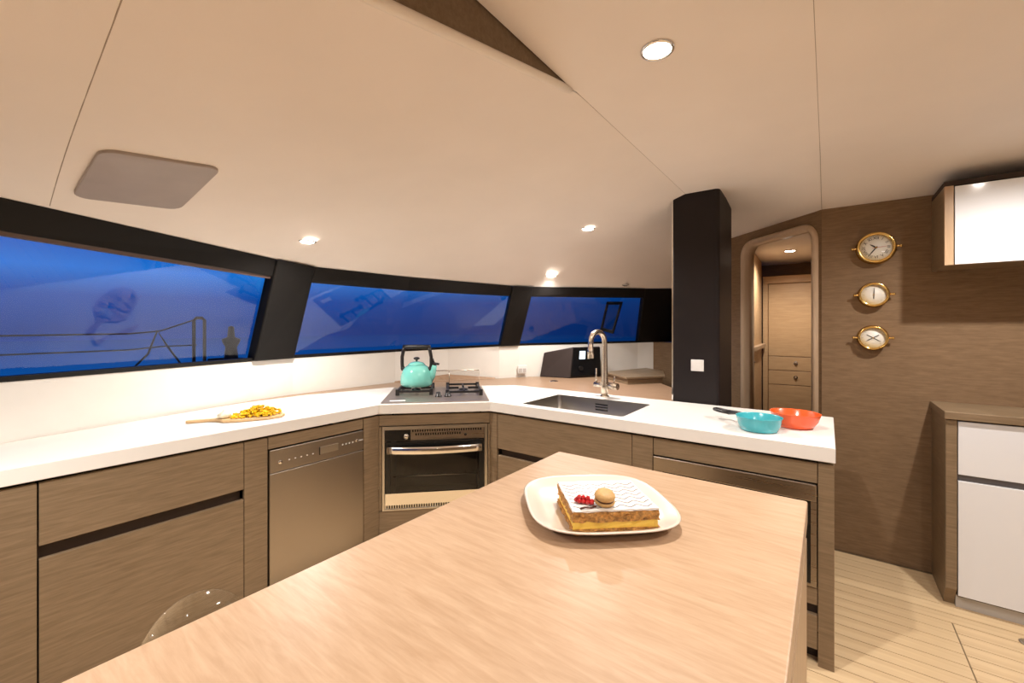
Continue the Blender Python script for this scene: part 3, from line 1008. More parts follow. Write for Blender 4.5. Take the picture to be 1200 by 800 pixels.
def burner(tc, nc, w, dpt):
    b = MB(ROT45); b.lathe([(0.0005, 0), (0.055, 0), (0.055, 0.006), (0.042, 0.012), (0.0005, 0.012)], (tc, nc, 0.9162), 28); bb = b.build('burner', 'steel_dull', e)
    b = MB(ROT45); b.lathe([(0.0005, 0.0121), (0.032, 0.0121), (0.032, 0.019), (0.028, 0.022), (0.0005, 0.022)], (tc, nc, 0.9162), 24); b.build('burner_cap', 'cast_iron', bb)
    b = MB(ROT45)
    g = 0.0075
    zt = 0.952
    x0, x1, y0, y1 = tc - w / 2, tc + w / 2, nc - dpt / 2, nc + dpt / 2
    for a, c in (((x0, y0), (x1, y0)), ((x0, y1), (x1, y1)), ((x0, y0), (x0, y1)), ((x1, y0), (x1, y1))):
        b.box(min(a[0], c[0]) - g, max(a[0], c[0]) + g, min(a[1], c[1]) - g, max(a[1], c[1]) + g, zt - 0.016, zt - 0.002)
    for sx_, sy_ in ((-1, 0), (1, 0), (0, -1), (0, 1)):
        if sx_:
            b.box(min(tc + sx_ * 0.035, tc + sx_ * w / 2), max(tc + sx_ * 0.035, tc + sx_ * w / 2), nc - 0.006, nc + 0.006, zt - 0.016, zt)
        else:
            b.box(tc - 0.006, tc + 0.006, min(nc + sy_ * 0.035, nc + sy_ * dpt / 2), max(nc + sy_ * 0.035, nc + sy_ * dpt / 2), zt - 0.016, zt)
    for x in (x0, x1):
        for y in (y0, y1):
            b.box(x - 0.012, x + 0.012, y - 0.012, y + 0.012, 0.9163, zt + 0.006)
    b.build('pan_support', 'cast_iron', e)


burner(-0.245, 3.26, 0.235, 0.34)
burner(0.105, 3.22, 0.235, 0.40)
for t in (-0.075, -0.010):
    b = MB(ROT45); b.lathe([(0.0005, 0), (0.024, 0), (0.024, 0.006), (0.016, 0.009), (0.014, 0.030), (0.011, 0.034), (0.0005, 0.034)], (t, 3.00, 0.9162), 20); b.build('control_knob', 'black_plastic', e)
b = MB(ROT45); b.box(-0.385, -0.285, 2.845, 2.885, 0.9162, 0.9175); b.build('label_plate', 'icon_pale', e)
# folding chrome guard at the rear of the hob
e = thing('hob_guard', wl(0.03, 3.50, ROT45)[:2] + (0.917,), 'chrome edged clear guard behind the right burner', 'guard')
b = MB(ROT45)
for t0, t1 in ((-0.20, 0.0), (0.0, 0.235)):
    b.box(t0, t1, 3.478, 3.482, 0.918, 1.045)
b.build('glass', 'guard_glass', e)
b = MB(ROT45); b.tube([(-0.205, 3.48, 0.917), (-0.205, 3.48, 1.048), (0.24, 3.48, 1.048), (0.24, 3.48, 0.917)], 0.004, 8); b.tube([(0.0, 3.48, 0.917), (0.0, 3.48, 1.048)], 0.003, 8); b.build('rail', 'nickel', e)

# kettle
kt, kn = -0.245, 3.30
kv = ROT45 @ Vector((kt, kn, 0.953))
e = thing('kettle', tuple(kv), 'turquoise enamel kettle with black handle standing on the left burner', 'kettle')
b = MB()
prof = [(0.0005, 0.0), (0.100, 0.0), (0.112, 0.004), (0.119, 0.020), (0.121, 0.045), (0.117, 0.080), (0.106, 0.115), (0.088, 0.143), (0.066, 0.158), (0.058, 0.160), (0.0005, 0.160)]
b.lathe(prof, kv, 40)
kb = b.build('body', 'teal_enamel', e)
b = MB(); b.lathe([(0.0005, 0.1602), (0.064, 0.1602), (0.062, 0.166), (0.045, 0.178), (0.020, 0.185), (0.0005, 0.186)], kv, 32); lid = b.build('lid', 'teal_enamel', e)
b = MB(); b.lathe([(0.0005, 0.1855), (0.007, 0.1855), (0.008, 0.198), (0.022, 0.203), (0.024, 0.212), (0.012, 0.219), (0.0005, 0.220)], kv, 20); b.build('lid_knob', 'black_plastic', lid)
ax = Vector((math.cos(R(33)), math.sin(R(33)), 0))
kp = Vector(kv)
b = MB()
pts = [kp + ax * 0.092 + Vector((0, 0, 0.045)), kp + ax * 0.118 + Vector((0, 0, 0.085)), kp + ax * 0.130 + Vector((0, 0, 0.125)), kp + ax * 0.138 + Vector((0, 0, 0.158))]
b.tube(pts, [0.034, 0.028, 0.022, 0.018], 16)
sp = b.build('spout', 'teal_enamel', e)
b = MB(); b.tube([pts[-1] + Vector((0, 0, 0.001)), pts[-1] + Vector((0, 0, 0.018))], 0.018, 14); b.tube([pts[-1] + Vector((0, 0, 0.015)) - ax * 0.005, pts[-1] + Vector((0, 0, 0.050)) - ax * 0.012], [0.008, 0.005], 8); b.tube([pts[-1] + Vector((0, 0, 0.012)), pts[-1] + Vector((0, 0, 0.008)) + ax * 0.036], [0.010, 0.008], 8)
b.build('whistle', 'black_plastic', sp)
b = MB()
hp = []
for s in (-1, 1):
    leg = [(0.108, 0.128), (0.112, 0.165), (0.112, 0.22), (0.102, 0.268), (0.096, 0.292)]
    pp = [kp + ax * (s * r_) + Vector((0, 0, z_)) for r_, z_ in leg]
    b.tube(pp, [0.015, 0.013, 0.013, 0.013, 0.014], 10)
    b.ball(kp + ax * (s * 0.104) + Vector((0, 0, 0.130)), 0.019)
b.tube([kp + ax * u + Vector((0, 0, 0.298 - 0.10 * u * u)) for u in (-0.104, -0.07, -0.035, 0, 0.035, 0.07, 0.104)], 0.015, 12)
b.build('handle', 'black_plastic', e)

# ------------------------------------------------------------------ sink run
NS_ = 2.16
e = thing('sink_cabinet', (-1.27, NS_ + 0.2, 0), 'brown veneer drawer cabinet under the sink', 'cabinet')
carcass(ROT0, e, -1.72, -0.825, NS_, NS_ + 0.72, z1=0.70)
panel(ROT0, e, 'drawer', -1.722, -0.822, 0.611, 0.838, NS_)
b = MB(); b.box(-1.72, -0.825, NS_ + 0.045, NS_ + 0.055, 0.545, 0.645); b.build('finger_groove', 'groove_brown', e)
panel(ROT0, e, 'drawer', -1.722, -0.822, 0.065, 0.571, NS_)
panel(ROT0, e, 'stile', -0.822, -0.712, 0.065, 0.838, NS_)
e = thing('appliance_cabinet', (-0.35, NS_ + 0.25, 0), 'brown veneer end cabinet around the steel drawer appliance', 'cabinet')
b = MB(); b.box(-0.71, -0.02, NS_ + 0.30, NS_ + 0.71, 0.10, 0.838); b.build('carcass', 'gap_dark', e)
b = MB(); b.box(-0.71, -0.02, NS_ + 0.06, NS_ + 0.075, 0.0, 0.10); b.build('plinth', 'gap_dark', e)
panel(ROT0, e, 'top_panel', -0.711, -0.033, 0.752, 0.838, NS_)
panel(ROT0, e, 'lower_panel', -0.711, -0.033, 0.248, 0.320, NS_)
panel(ROT0, e, 'drawer', -0.711, -0.033, 0.065, 0.209, NS_)
b = MB(); b.box(-0.71, -0.034, NS_ + 0.021, NS_ + 0.04, 0.20, 0.26); b.build('finger_groove', 'gap_dark', e)
b = MB(); b.box(-0.032, 0.022, NS_, NS_ + 0.728, 0.0, 0.838); b.build('end_panel', 'cab_veneer', e, bevel=0.0015, seg=1)
e = thing('drawer_appliance', (-0.37, NS_ + 0.1, 0.322), 'stainless framed black glass appliance built in beside the island', 'appliance')
b = MB(); b.box(-0.700, -0.045, NS_ + 0.021, NS_ + 0.29, 0.33, 0.745); b.build('body', 'gap_dark', e)
b = MB(); b.box(-0.709, -0.036, NS_ - 0.010, NS_ + 0.020, 0.678, 0.749); b.build('top_band', 'steel_front', e, bevel=0.004)
b = MB(); b.box(-0.709, -0.665, NS_ - 0.006, NS_ + 0.020, 0.324, 0.676); b.box(-0.056, -0.036, NS_ - 0.006, NS_ + 0.020, 0.324, 0.676); b.box(-0.664, -0.0565, NS_ - 0.006, NS_ + 0.020, 0.324, 0.336); b.build('frame', 'steel_front', e)
b = MB(); b.box(-0.664, -0.0568, NS_ - 0.002, NS_ + 0.018, 0.337, 0.676); b.build('glass_front', 'oven_black', e)

# sink
e = thing('sink', (-1.24, 2.46, 0.715), 'rectangular stainless steel sink set into the worktop', 'sink')
b = MB()
g = 0.001
out_ = rrect(SX0 + g, SX1 - g, SY0 + g, SY1 - g, 0.02)
rings = []
for z, ins in ((0.9085, 0.0), (0.74, 0.006), (0.722, 0.024)):
    rings.append([(x, y, z) for x, y in rrect(SX0 + g + ins, SX1 - g - ins, SY0 + g + ins, SY1 - g - ins, 0.02 + ins)])
b.loft(rings, True, False)
k0 = len(b.v) - len(out_)
b.f.append(tuple(range(k0, len(b.v)))); b.s.append(False)
b.build('basin', 'sink_steel', e)
b = MB(); b.lathe([(0.0005, 0), (0.045, 0), (0.043, 0.003), (0.0005, 0.003)], (-1.24, 2.50, 0.7225), 24); b.build('drain', 'chrome', e)
b = MB()
for i in range(3):
    b.box(-1.28 + 0.0, -1.19, SY1 - 0.0085, SY1 - 0.0065, 0.832 + i * 0.018, 0.840 + i * 0.018)
b.build('overflow_slots', 'oven_black', e)

# faucet
fx, fy = -1.258, 2.786
e = thing('faucet', (fx, fy, 0.91), 'tall brushed steel gooseneck faucet behind the sink', 'faucet')
b = MB(); b.lathe([(0.0005, 0), (0.032, 0), (0.032, 0.006), (0.026, 0.012), (0.0005, 0.012)], (fx, fy, 0.9101), 28); b.build('base', 'nickel', e)
fd = Vector((-0.33, -0.94, 0)).normalized()
F0 = Vector((fx, fy, 0))
b = MB()
pts = [F0 + Vector((0, 0, z)) for z in (0.915, 1.0, 1.1, 1.2, 1.29)]
rad = [0.025, 0.025, 0.0205, 0.019, 0.018]
rr_ = 0.068
for i in range(1, 13):
    a = math.pi * i / 12
    pts.append(F0 + fd * (rr_ - rr_ * math.cos(a)) + Vector((0, 0, 1.29 + rr_ * 1.12 * math.sin(a))))
    rad.append(0.018)
pts += [pts[-1] + Vector((0, 0, -0.03)), pts[-1] + Vector((0, 0, -0.032)), pts[-1] + Vector((0, 0, -0.105)) - fd * 0.0]
rad += [0.018, 0.021, 0.022]
b.tube(pts, rad, 18)
b.build('neck', 'nickel', e)
cd = Vector((math.cos(R(-10)), math.sin(R(-10)), 0))
b = MB(); b.tube([F0 + Vector((0, 0, 0.990)) - cd * 0.085, F0 + Vector((0, 0, 0.990)) + cd * 0.03], 0.017, 16); b.tube([F0 + Vector((0, 0, 0.990)) + cd * 0.03, F0 + Vector((0, 0, 0.990)) + cd * 0.105], 0.023, 18); b.build('crossbar', 'nickel', e)
b = MB(); q = F0 + Vector((0, 0, 1.0)) - cd * 0.070; b.tube([q, q + Vector((0, 0, 0.105))], [0.008, 0.0065], 10); b.build('lever', 'nickel', e)
b = MB(); q = F0 + Vector((0, 0, 1.005)) + cd * 0.075; b.tube([q, q + Vector((0.01, -0.01, 0.06))], [0.006, 0.004], 10); b.build('lever', 'nickel', e)

# pan and bowl on the worktop
px_, py_ = -0.262, 2.318
e = thing('frying_pan', (px_, py_, 0.911), 'turquoise pan with a black looped handle on the worktop', 'pan')
b = MB(); b.lathe([(0.0005, 0), (0.070, 0), (0.078, 0.003), (0.089, 0.030), (0.096, 0.062), (0.099, 0.066), (0.096, 0.067), (0.092, 0.063), (0.084, 0.030), (0.073, 0.008), (0.0005, 0.007)], (px_, py_, 0.911), 40); b.build('body', 'pan_teal', e)
hd = (Vector((-0.50, 2.515, 0)) - Vector((px_, py_, 0))).normalized()
hs = Vector((-hd.y, hd.x, 0))
P0 = Vector((px_, py_, 0.969))
b = MB()
loop = [P0 + hd * (0.245 + 0.052 * math.cos(a)) + hs * (0.019 * math.sin(a)) + Vector((0, 0, -0.012)) for a in [2 * math.pi * i / 24 for i in range(24)]]
b.tube(loop, 0.0085, 8, closed=True)
b.tube([P0 + hd * 0.097, P0 + hd * 0.15 + Vector((0, 0, -0.004)), P0 + hd * 0.197 + Vector((0, 0, -0.011))], [0.008, 0.010, 0.013], 10)
b.ball(P0 + hd * 0.272 + Vector((0, 0, -0.012)), 0.020, 12, (1.0, 1.0, 0.4))
b.build('handle', 'black_plastic', e)
px_, py_ = -0.13, 2.50
e = thing('mixing_bowl', (px_, py_, 0.911), 'orange red pouring bowl behind the turquoise pan', 'bowl')


def lipshape(a, r):
    k = 1 + (0.10 * max(0, math.cos(a - R(150))) ** 8 + 0.07 * max(0, math.cos(a - R(-10))) ** 6) * min(1, max(0, (r - 0.06) / 0.04))
    return r * k * math.cos(a), r * k * math.sin(a)


b = MB(); b.lathe([(0.0005, 0), (0.066, 0), (0.074, 0.004), (0.092, 0.034), (0.101, 0.068), (0.103, 0.071), (0.100, 0.072), (0.096, 0.068), (0.086, 0.034), (0.069, 0.010), (0.0005, 0.009)], (px_, py_, 0.911), 48, shape=lipshape)
b.build('bowl_body', 'pan_orange', e)

# cutting board with chopped fruit
p0, p1 = Vector((-2.616, 0.745, 0)), Vector((-2.40, 1.135, 0))
bd = (p1 - p0).normalized()
bs = Vector((-bd.y, bd.x, 0))
BM = Matrix(((bd.x, bs.x, 0, p0.x), (bd.y, bs.y, 0, p0.y), (0, 0, 1, 0.911), (0, 0, 0, 1)))
e = thing('cutting_board', (BM @ Vector((0.22, 0, 0)))[:], 'small wooden cutting board with handle lying on the white worktop', 'cutting board')
ol = [(0.0, -0.010), (0.012, -0.016), (0.10, -0.013), (0.135, -0.03), (0.17, -0.070), (0.24, -0.085), (0.37, -0.075), (0.43, -0.045), (0.445, 0.0), (0.43, 0.045), (0.37, 0.075), (0.24, 0.085), (0.17, 0.070), (0.135, 0.03), (0.10, 0.013), (0.012, 0.016), (0.0, 0.010)]
b = MB(BM); b.prism(ol, 0, 0.014); b.build('board', 'board_wood', e, bevel=0.004)
b = MB(BM)
for i in range(340):
    u = rng.gauss(0, 1); v = rng.gauss(0, 1)
    cx_, cy_ = 0.315 + max(-1.9, min(1.9, u)) * 0.056, max(-1.8, min(1.8, v)) * 0.034
    hgt = 0.048 * math.exp(-((cx_ - 0.325) / 0.095) ** 2 - (cy_ / 0.055) ** 2)
    s = rng.uniform(0.006, 0.011)
    ln = s * rng.uniform(1.0, 2.6)
    Mx = Matrix.Translation((cx_, cy_, 0.020 + rng.random() * hgt)) @ Matrix.Rotation(rng.uniform(0, 6.28), 4, 'Z') @ Matrix.Rotation(rng.uniform(-0.5, 0.5), 4, 'X') @ Matrix.Diagonal((ln, s, s * 0.7, 1))
    cube = [(x, y, z) for z in (-.5, .5) for y in (-.5, .5) for x in (-.5, .5)]
    b.add([Mx @ Vector(c_) for c_ in cube], [(0, 2, 3, 1), (4, 5, 7, 6), (0, 1, 5, 4), (2, 6, 7, 3), (0, 4, 6, 2), (1, 3, 7, 5)])
tag(b.build('chopped_mango', 'mango'), 'heap of chopped bright yellow fruit on the cutting board', 'fruit', kind='stuff')
e = thing('garlic_bulb', (BM @ Vector((0.165, -0.01, 0.014)))[:], 'pale garlic bulb at the handle end of the cutting board', 'garlic')
b = MB(BM)
b.lathe([(0.0005, 0.0), (0.022, 0.001), (0.031, 0.010), (0.029, 0.022), (0.016, 0.031), (0.006, 0.036), (0.004, 0.045), (0.0005, 0.046)], (0.165, -0.01, 0.0145), 28, shape=lambda a, r: (r * (1 + 0.07 * math.cos(7 * a)) * math.cos(a), r * (1 + 0.07 * math.cos(7 * a)) * math.sin(a)))
b.build('bulb', 'garlic', e)
b = MB(BM); b.ball((0.222, -0.022, 0.020), 0.010, 10, (1.4, 0.6, 0.5))
tag(b.build('herb_leaf', 'leaf_green'), 'dark green herb leaf between garlic and chopped fruit', 'leaf')

# ------------------------------------------------------------------ island
e = thing('kitchen_island', (-0.44, 0.5, 0), 'wood topped kitchen island in the foreground', 'island')
b = MB(); b.prism(rrect(-0.850, -0.045, -0.55, 1.456, 0.008), 0.853, 0.91); b.build('island_top', 'island_lam', e, bevel=0.003)
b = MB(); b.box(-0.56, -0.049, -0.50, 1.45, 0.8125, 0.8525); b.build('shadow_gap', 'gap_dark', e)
b = MB(); b.box(-0.58, -0.085, -0.52, 1.44, 0.09, 0.811); b.build('carcass', 'cab_veneer', e)
b = MB(); b.box(-0.54, -0.12, -0.48, 1.38, 0.0, 0.089); b.build('plinth', 'gap_dark', e)
for y0, y1 in ((-0.52, 0.136), (0.140, 0.794), (0.798, 1.452)):
    b = MB(); b.box(-0.0845, -0.047, y0, y1, 0.10, 0.808); b.build('door', 'oak_trim', e, bevel=0.0015, seg=1)

# plate
PC = Vector((-0.497, 1.048, 0.9105))
PA = R(41.5)


def sq(a, r):
    c_, s_ = math.cos(a), math.sin(a)
    k = (abs(c_) ** 3.4 + abs(s_) ** 3.4) ** (-1 / 3.4)
    return r * k * c_, r * k * s_


PM = Matrix.Translation(PC) @ Matrix.Rotation(PA, 4, 'Z')
b = MB(PM); b.lathe([(0.0005, 0.0), (0.125, 0.0), (0.135, 0.003), (0.165, 0.014), (0.186, 0.025), (0.189, 0.028), (0.186, 0.0295), (0.180, 0.0275), (0.158, 0.018), (0.135, 0.0105), (0.0005, 0.0095)], (0, 0, 0), 64, shape=sq)
tag(b.build('plate', 'porcelain'), 'rounded square cream plate under the cake slice on the island', 'plate')

# layered pastry: local x along the front edge, y away
KO = Vector((-0.470, 0.868, 0.9205))
KM = Matrix.Translation(KO) @ Matrix.Rotation(R(41.5), 4, 'Z')
KW, KD = 0.205, 0.185
e = thing('layered_pastry', (KM @ Vector((KW / 2, KD / 2, 0)))[:], 'layered custard pastry slice with white icing on the plate', 'cake')


def layer(z0, z1, amp, seed, ins=0.0, amp_z=0.0):
    r2 = random.Random(seed)
    n = 18
    edge = []
    for side in range(4):
        for i in range(n):
            u = i / n
            p = {0: (u * KW, 0), 1: (KW, u * KD), 2: (KW - u * KW, KD), 3: (0, KD - u * KD)}[side]
            nx, ny = {0: (0, -1), 1: (1, 0), 2: (0, 1), 3: (-1, 0)}[side]
            edge.append((p, (nx, ny)))
    rings = []
    m = 4 if amp_z else 3
    for k in range(m + 1):
        w = k / m
        ring = []
        for (p, nn) in edge:
            d = r2.uniform(-amp, amp) - ins
            ring.append((p[0] + nn[0] * d, p[1] + nn[1] * d, z0 + (z1 - z0) * w + (r2.uniform(-amp_z, amp_z) if 0 < k < m else r2.uniform(-amp_z, amp_z) * 0.35)))
        rings.append(ring)
    b = MB(KM); b.loft(rings, True, True, smooth=False)
    return b


layer(0.0, 0.012, 0.0028, 1, 0.0, 0.0016).build('pastry_base', 'puff', e)
layer(0.0105, 0.0305, 0.0009, 2, 0.0035).build('custard', 'custard', e)
layer(0.0285, 0.0515, 0.0036, 3, 0.0, 0.0034).build('pastry_sheet', 'puff', e)
b = layer(0.0515, 0.056, 0.0016, 4, 0.0006); ic = b.build('icing', 'icing', e)
b = MB(KM)
for j in range(7):
    y = 0.018 + j * 0.023
    pts = []
    for i in range(25):
        u = i / 24
        ph = (u * 5) % 1
        pts.append((0.006 + u * (KW - 0.012), y + 0.007 * math.cos(u * 10 * math.pi), 0.0561))
    b.tube(pts, 0.0010, 5)
b.build('icing_line', 'choc_line', ic)
e = thing('chocolate_curl', (KM @ Vector((0.05, 0.018, 0.0565)))[:], 'dark chocolate decoration under the red currants', 'chocolate')
b = MB(KM); b.tube([(0.018, 0.006, 0.0585), (0.03, 0.008, 0.0605), (0.045, 0.0085, 0.0595), (0.058, 0.013, 0.0605)], 0.0025, 8); b.build('curl', 'chocolate', e)
mc = KM @ Vector((0.083, 0.030, 0.0565))
e = thing('macaron', mc[:], 'golden macaron lying on the iced pastry', 'macaron')
MM = Matrix.Translation(mc) @ Matrix.Rotation(R(41.5), 4, 'Z') @ Matrix.Translation((0, 0, 0.004)) @ Matrix.Rotation(R(12), 4, 'X')
b = MB(MM); b.lathe([(0.0005, 0.0), (0.021, 0.0), (0.0245, 0.004), (0.0235, 0.009), (0.0005, 0.0095)], (0, 0, 0.0005), 26); b.build('shell', 'macaron_shell', e)
b = MB(MM); b.lathe([(0.0005, 0.0096), (0.0215, 0.0096), (0.0215, 0.0145), (0.0005, 0.0145)], (0, 0, 0.0005), 26); b.build('filling', 'chocolate', e)
b = MB(MM); b.lathe([(0.0005, 0.0146), (0.0235, 0.0146), (0.0245, 0.0195), (0.020, 0.0265), (0.010, 0.0285), (0.0005, 0.029)], (0, 0, 0.0005), 26); b.build('shell', 'macaron_shell', e)
proto = None
spots = [(0.020, 0.050, 0), (0.029, 0.047, 0), (0.038, 0.046, 0), (0.047, 0.041, 0), (0.055, 0.037, 0), (0.025, 0.041, 0), (0.034, 0.037, 0), (0.043, 0.032, 0), (0.026, 0.046, .0075), (0.035, 0.042, .0075), (0.045, 0.037, .0075), (0.052, 0.029, 0)]
for i, (x, y, z) in enumerate(spots):
    w = KM @ Vector((x, y, 0.0562 + z))
    if proto is None:
        b = MB(); b.ball((w.x, w.y, w.z + 0.0056), 0.0060, 14, (1, 1, 0.94))
        b.cyl((w.x, w.y, w.z + 0.0105), (w.x, w.y, w.z + 0.0118), 0.0012, n=6)
        proto = b.build('red_currant', 'currant', origin=w)
        ob = proto
    else:
        ob = proto.copy(); C.objects.link(ob); ob.location = w
    tag(ob, 'glossy red currant beside the macaron on the pastry', 'berry', 'red currants on the pastry')

# clear acrylic stool tucked on the far side of the island
sx0, sy0 = -1.02, 0.345
e = thing('bar_stool', (sx0, sy0, 0), 'clear acrylic bar stool tucked behind the far edge of the island', 'stool')
b = MB(); b.prism(rrect(sx0 - 0.17, sx0 + 0.17, sy0 - 0.18, sy0 + 0.18, 0.06), 0.55, 0.562); b.build('seat', 'acrylic', e, bevel=0.003)
b = MB()
ra, rb = [], []
for i in range(21):
    a = math.pi * (0.06 + 0.88 * i / 20)
    y = sy0 + 0.005 - 0.125 * math.cos(a)
    x = sx0 - 0.105 - 0.055 * math.sin(a)
    zt = 0.575 + 0.205 * math.sin(a) ** 0.7
    ra.append([(x, y, 0.563), (x, y, zt), (x - 0.010, y, zt), (x - 0.010, y, 0.563)])
b.loft(ra, True, True)
b.build('backrest', 'acrylic', e)
for dx in (-0.14, 0.14):
    for dy in (-0.15, 0.15):
        b = MB(); b.cyl((sx0 + dx * 1.15, sy0 + dy * 1.1, 0.0), (sx0 + dx, sy0 + dy, 0.549), 0.014, 0.018, 14); b.build('leg', 'acrylic', e)

# ------------------------------------------------------------------ right hand furniture
e = thing('wall_cabinet', (1.1, 3.2, 1.711), 'white gloss wall cabinet with wood frame under the ceiling', 'cabinet')
CX0, CX1, CYF = 0.475, 1.95, 3.05
b = MB(); b.box(CX0 + 0.02, CX1, CYF + 0.02, 3.362, 1.715, 2.105); b.build('carcass', 'cab_veneer', e)
b = MB(); b.box(CX0, CX0 + 0.0195, CYF + 0.003, 3.363, 1.711, 2.11); b.build('side_panel', 'cab_veneer', e, bevel=0.0015, seg=1)
b = MB(); b.box(CX0, 0.508, CYF - 0.018, CYF + 0.0025, 1.711, 2.11); b.build('stile', 'oak_trim', e, bevel=0.0015, seg=1)
b = MB(); b.box(CX0, CX1, CYF + 0.003, CYF + 0.0195, 1.711, 1.7145); b.build('bottom_rail', 'cab_veneer', e)
for x0, x1 in ((0.512, 1.21), (1.214, CX1)):
    b = MB(); b.box(x0, x1, CYF - 0.018, CYF + 0.0025, 1.713, 2.105); b.build('door', 'white_gloss', e, bevel=0.002)
b = MB(); b.box(CX0, CX1, CYF - 0.01, 3.36, 2.1115, 2.135); b.build('top_filler', 'gap_dark', e)

e = thing('side_cabinet', (1.1, 3.2, 0.0), 'low white fronted side cabinet with wood top against the clock wall', 'cabinet')
b = MB(); b.box(0.468, CX1, 2.985, 3.364, 0.942, 0.980); b.build('cabinet_top', 'cab_veneer', e, bevel=0.003)
b = MB(); b.box(0.52, CX1, 3.022, 3.362, 0.06, 0.936); b.build('carcass', 'gap_dark', e)
b = MB(Matrix(((0, 0, 1, 0), (1, 0, 0, 0), (0, 1, 0, 0), (0, 0, 0, 1))))
b.prism([(3.363, 0.0), (3.363, 0.938), (3.0, 0.938), (3.0, 0.10), (3.035, 0.055), (3.06, 0.0)], 0.475, 0.514)
b.build('side_panel', 'cab_veneer', e)
for x0, x1 in ((0.518, 1.21), (1.214, CX1)):
    b = MB(); b.box(x0, x1, 3.0, 3.021, 0.672, 0.934); b.build('drawer', 'white_gloss', e, bevel=0.0015, seg=1)
    b = MB(); b.box(x0, x1, 3.0, 3.021, 0.072, 0.640); b.build('door', 'white_gloss', e, bevel=0.0015, seg=1)
b = MB(); b.box(0.515, CX1, 3.020, 3.0215, 0.640, 0.672); b.build('finger_groove', 'groove_grey', e)
b = MB(); b.box(0.515, CX1, 3.036, 3.05, 0.0, 0.06); b.build('plinth', 'plastic_grey', e)


# ------------------------------------------------------------------ brass clocks
def text_mesh(mb, txt, x, z, size, y, rot=0.0):
    cu = bpy.data.curves.new('numeral', 'FONT')
    cu.body = txt
    cu.size = size
    cu.align_x = 'CENTER'
    cu.align_y = 'CENTER'
    ob = bpy.data.objects.new('numeral', cu)
    C.objects.link(ob)
    dg = bpy.context.evaluated_depsgraph_get()
    me = bpy.data.meshes.new_from_object(ob.evaluated_get(dg))
    ca, sa = math.cos(rot), math.sin(rot)
    vs = [(x + v.co.x * ca - v.co.y * sa, y, z + v.co.x * sa + v.co.y * ca) for v in me.vertices]
    mb.add(vs, [tuple(p.vertices) for p in me.polygons])
    bpy.data.objects.remove(ob)
    bpy.data.curves.remove(cu)
    bpy.data.meshes.remove(me)


def hand(e, x, z, y, ang, ln, w, mat, tail=0.15):
    """ang clockwise from 12, seen from the room"""
    dx, dz = math.sin(ang), math.cos(ang)
    px, pz = dz, -dx
    pts = [(-tail * ln, w), (ln * 0.6, w), (ln, w * 0.2), (ln, -w * 0.2), (ln * 0.6, -w), (-tail * ln, -w)]
    b = MB()
    lo_ = [(x + dx * a + px * c_, y, z + dz * a + pz * c_) for a, c_ in pts]
    hi_ = [(p[0], y - 0.001, p[2]) for p in lo_]
    b.add(lo_ + hi_, [(0, 1, 2, 3, 4, 5), (11, 10, 9, 8, 7, 6)] + [(i, (i + 1) % 6, 6 + (i + 1) % 6, 6 + i) for i in range(6)])
    b.build('hand', mat, e)


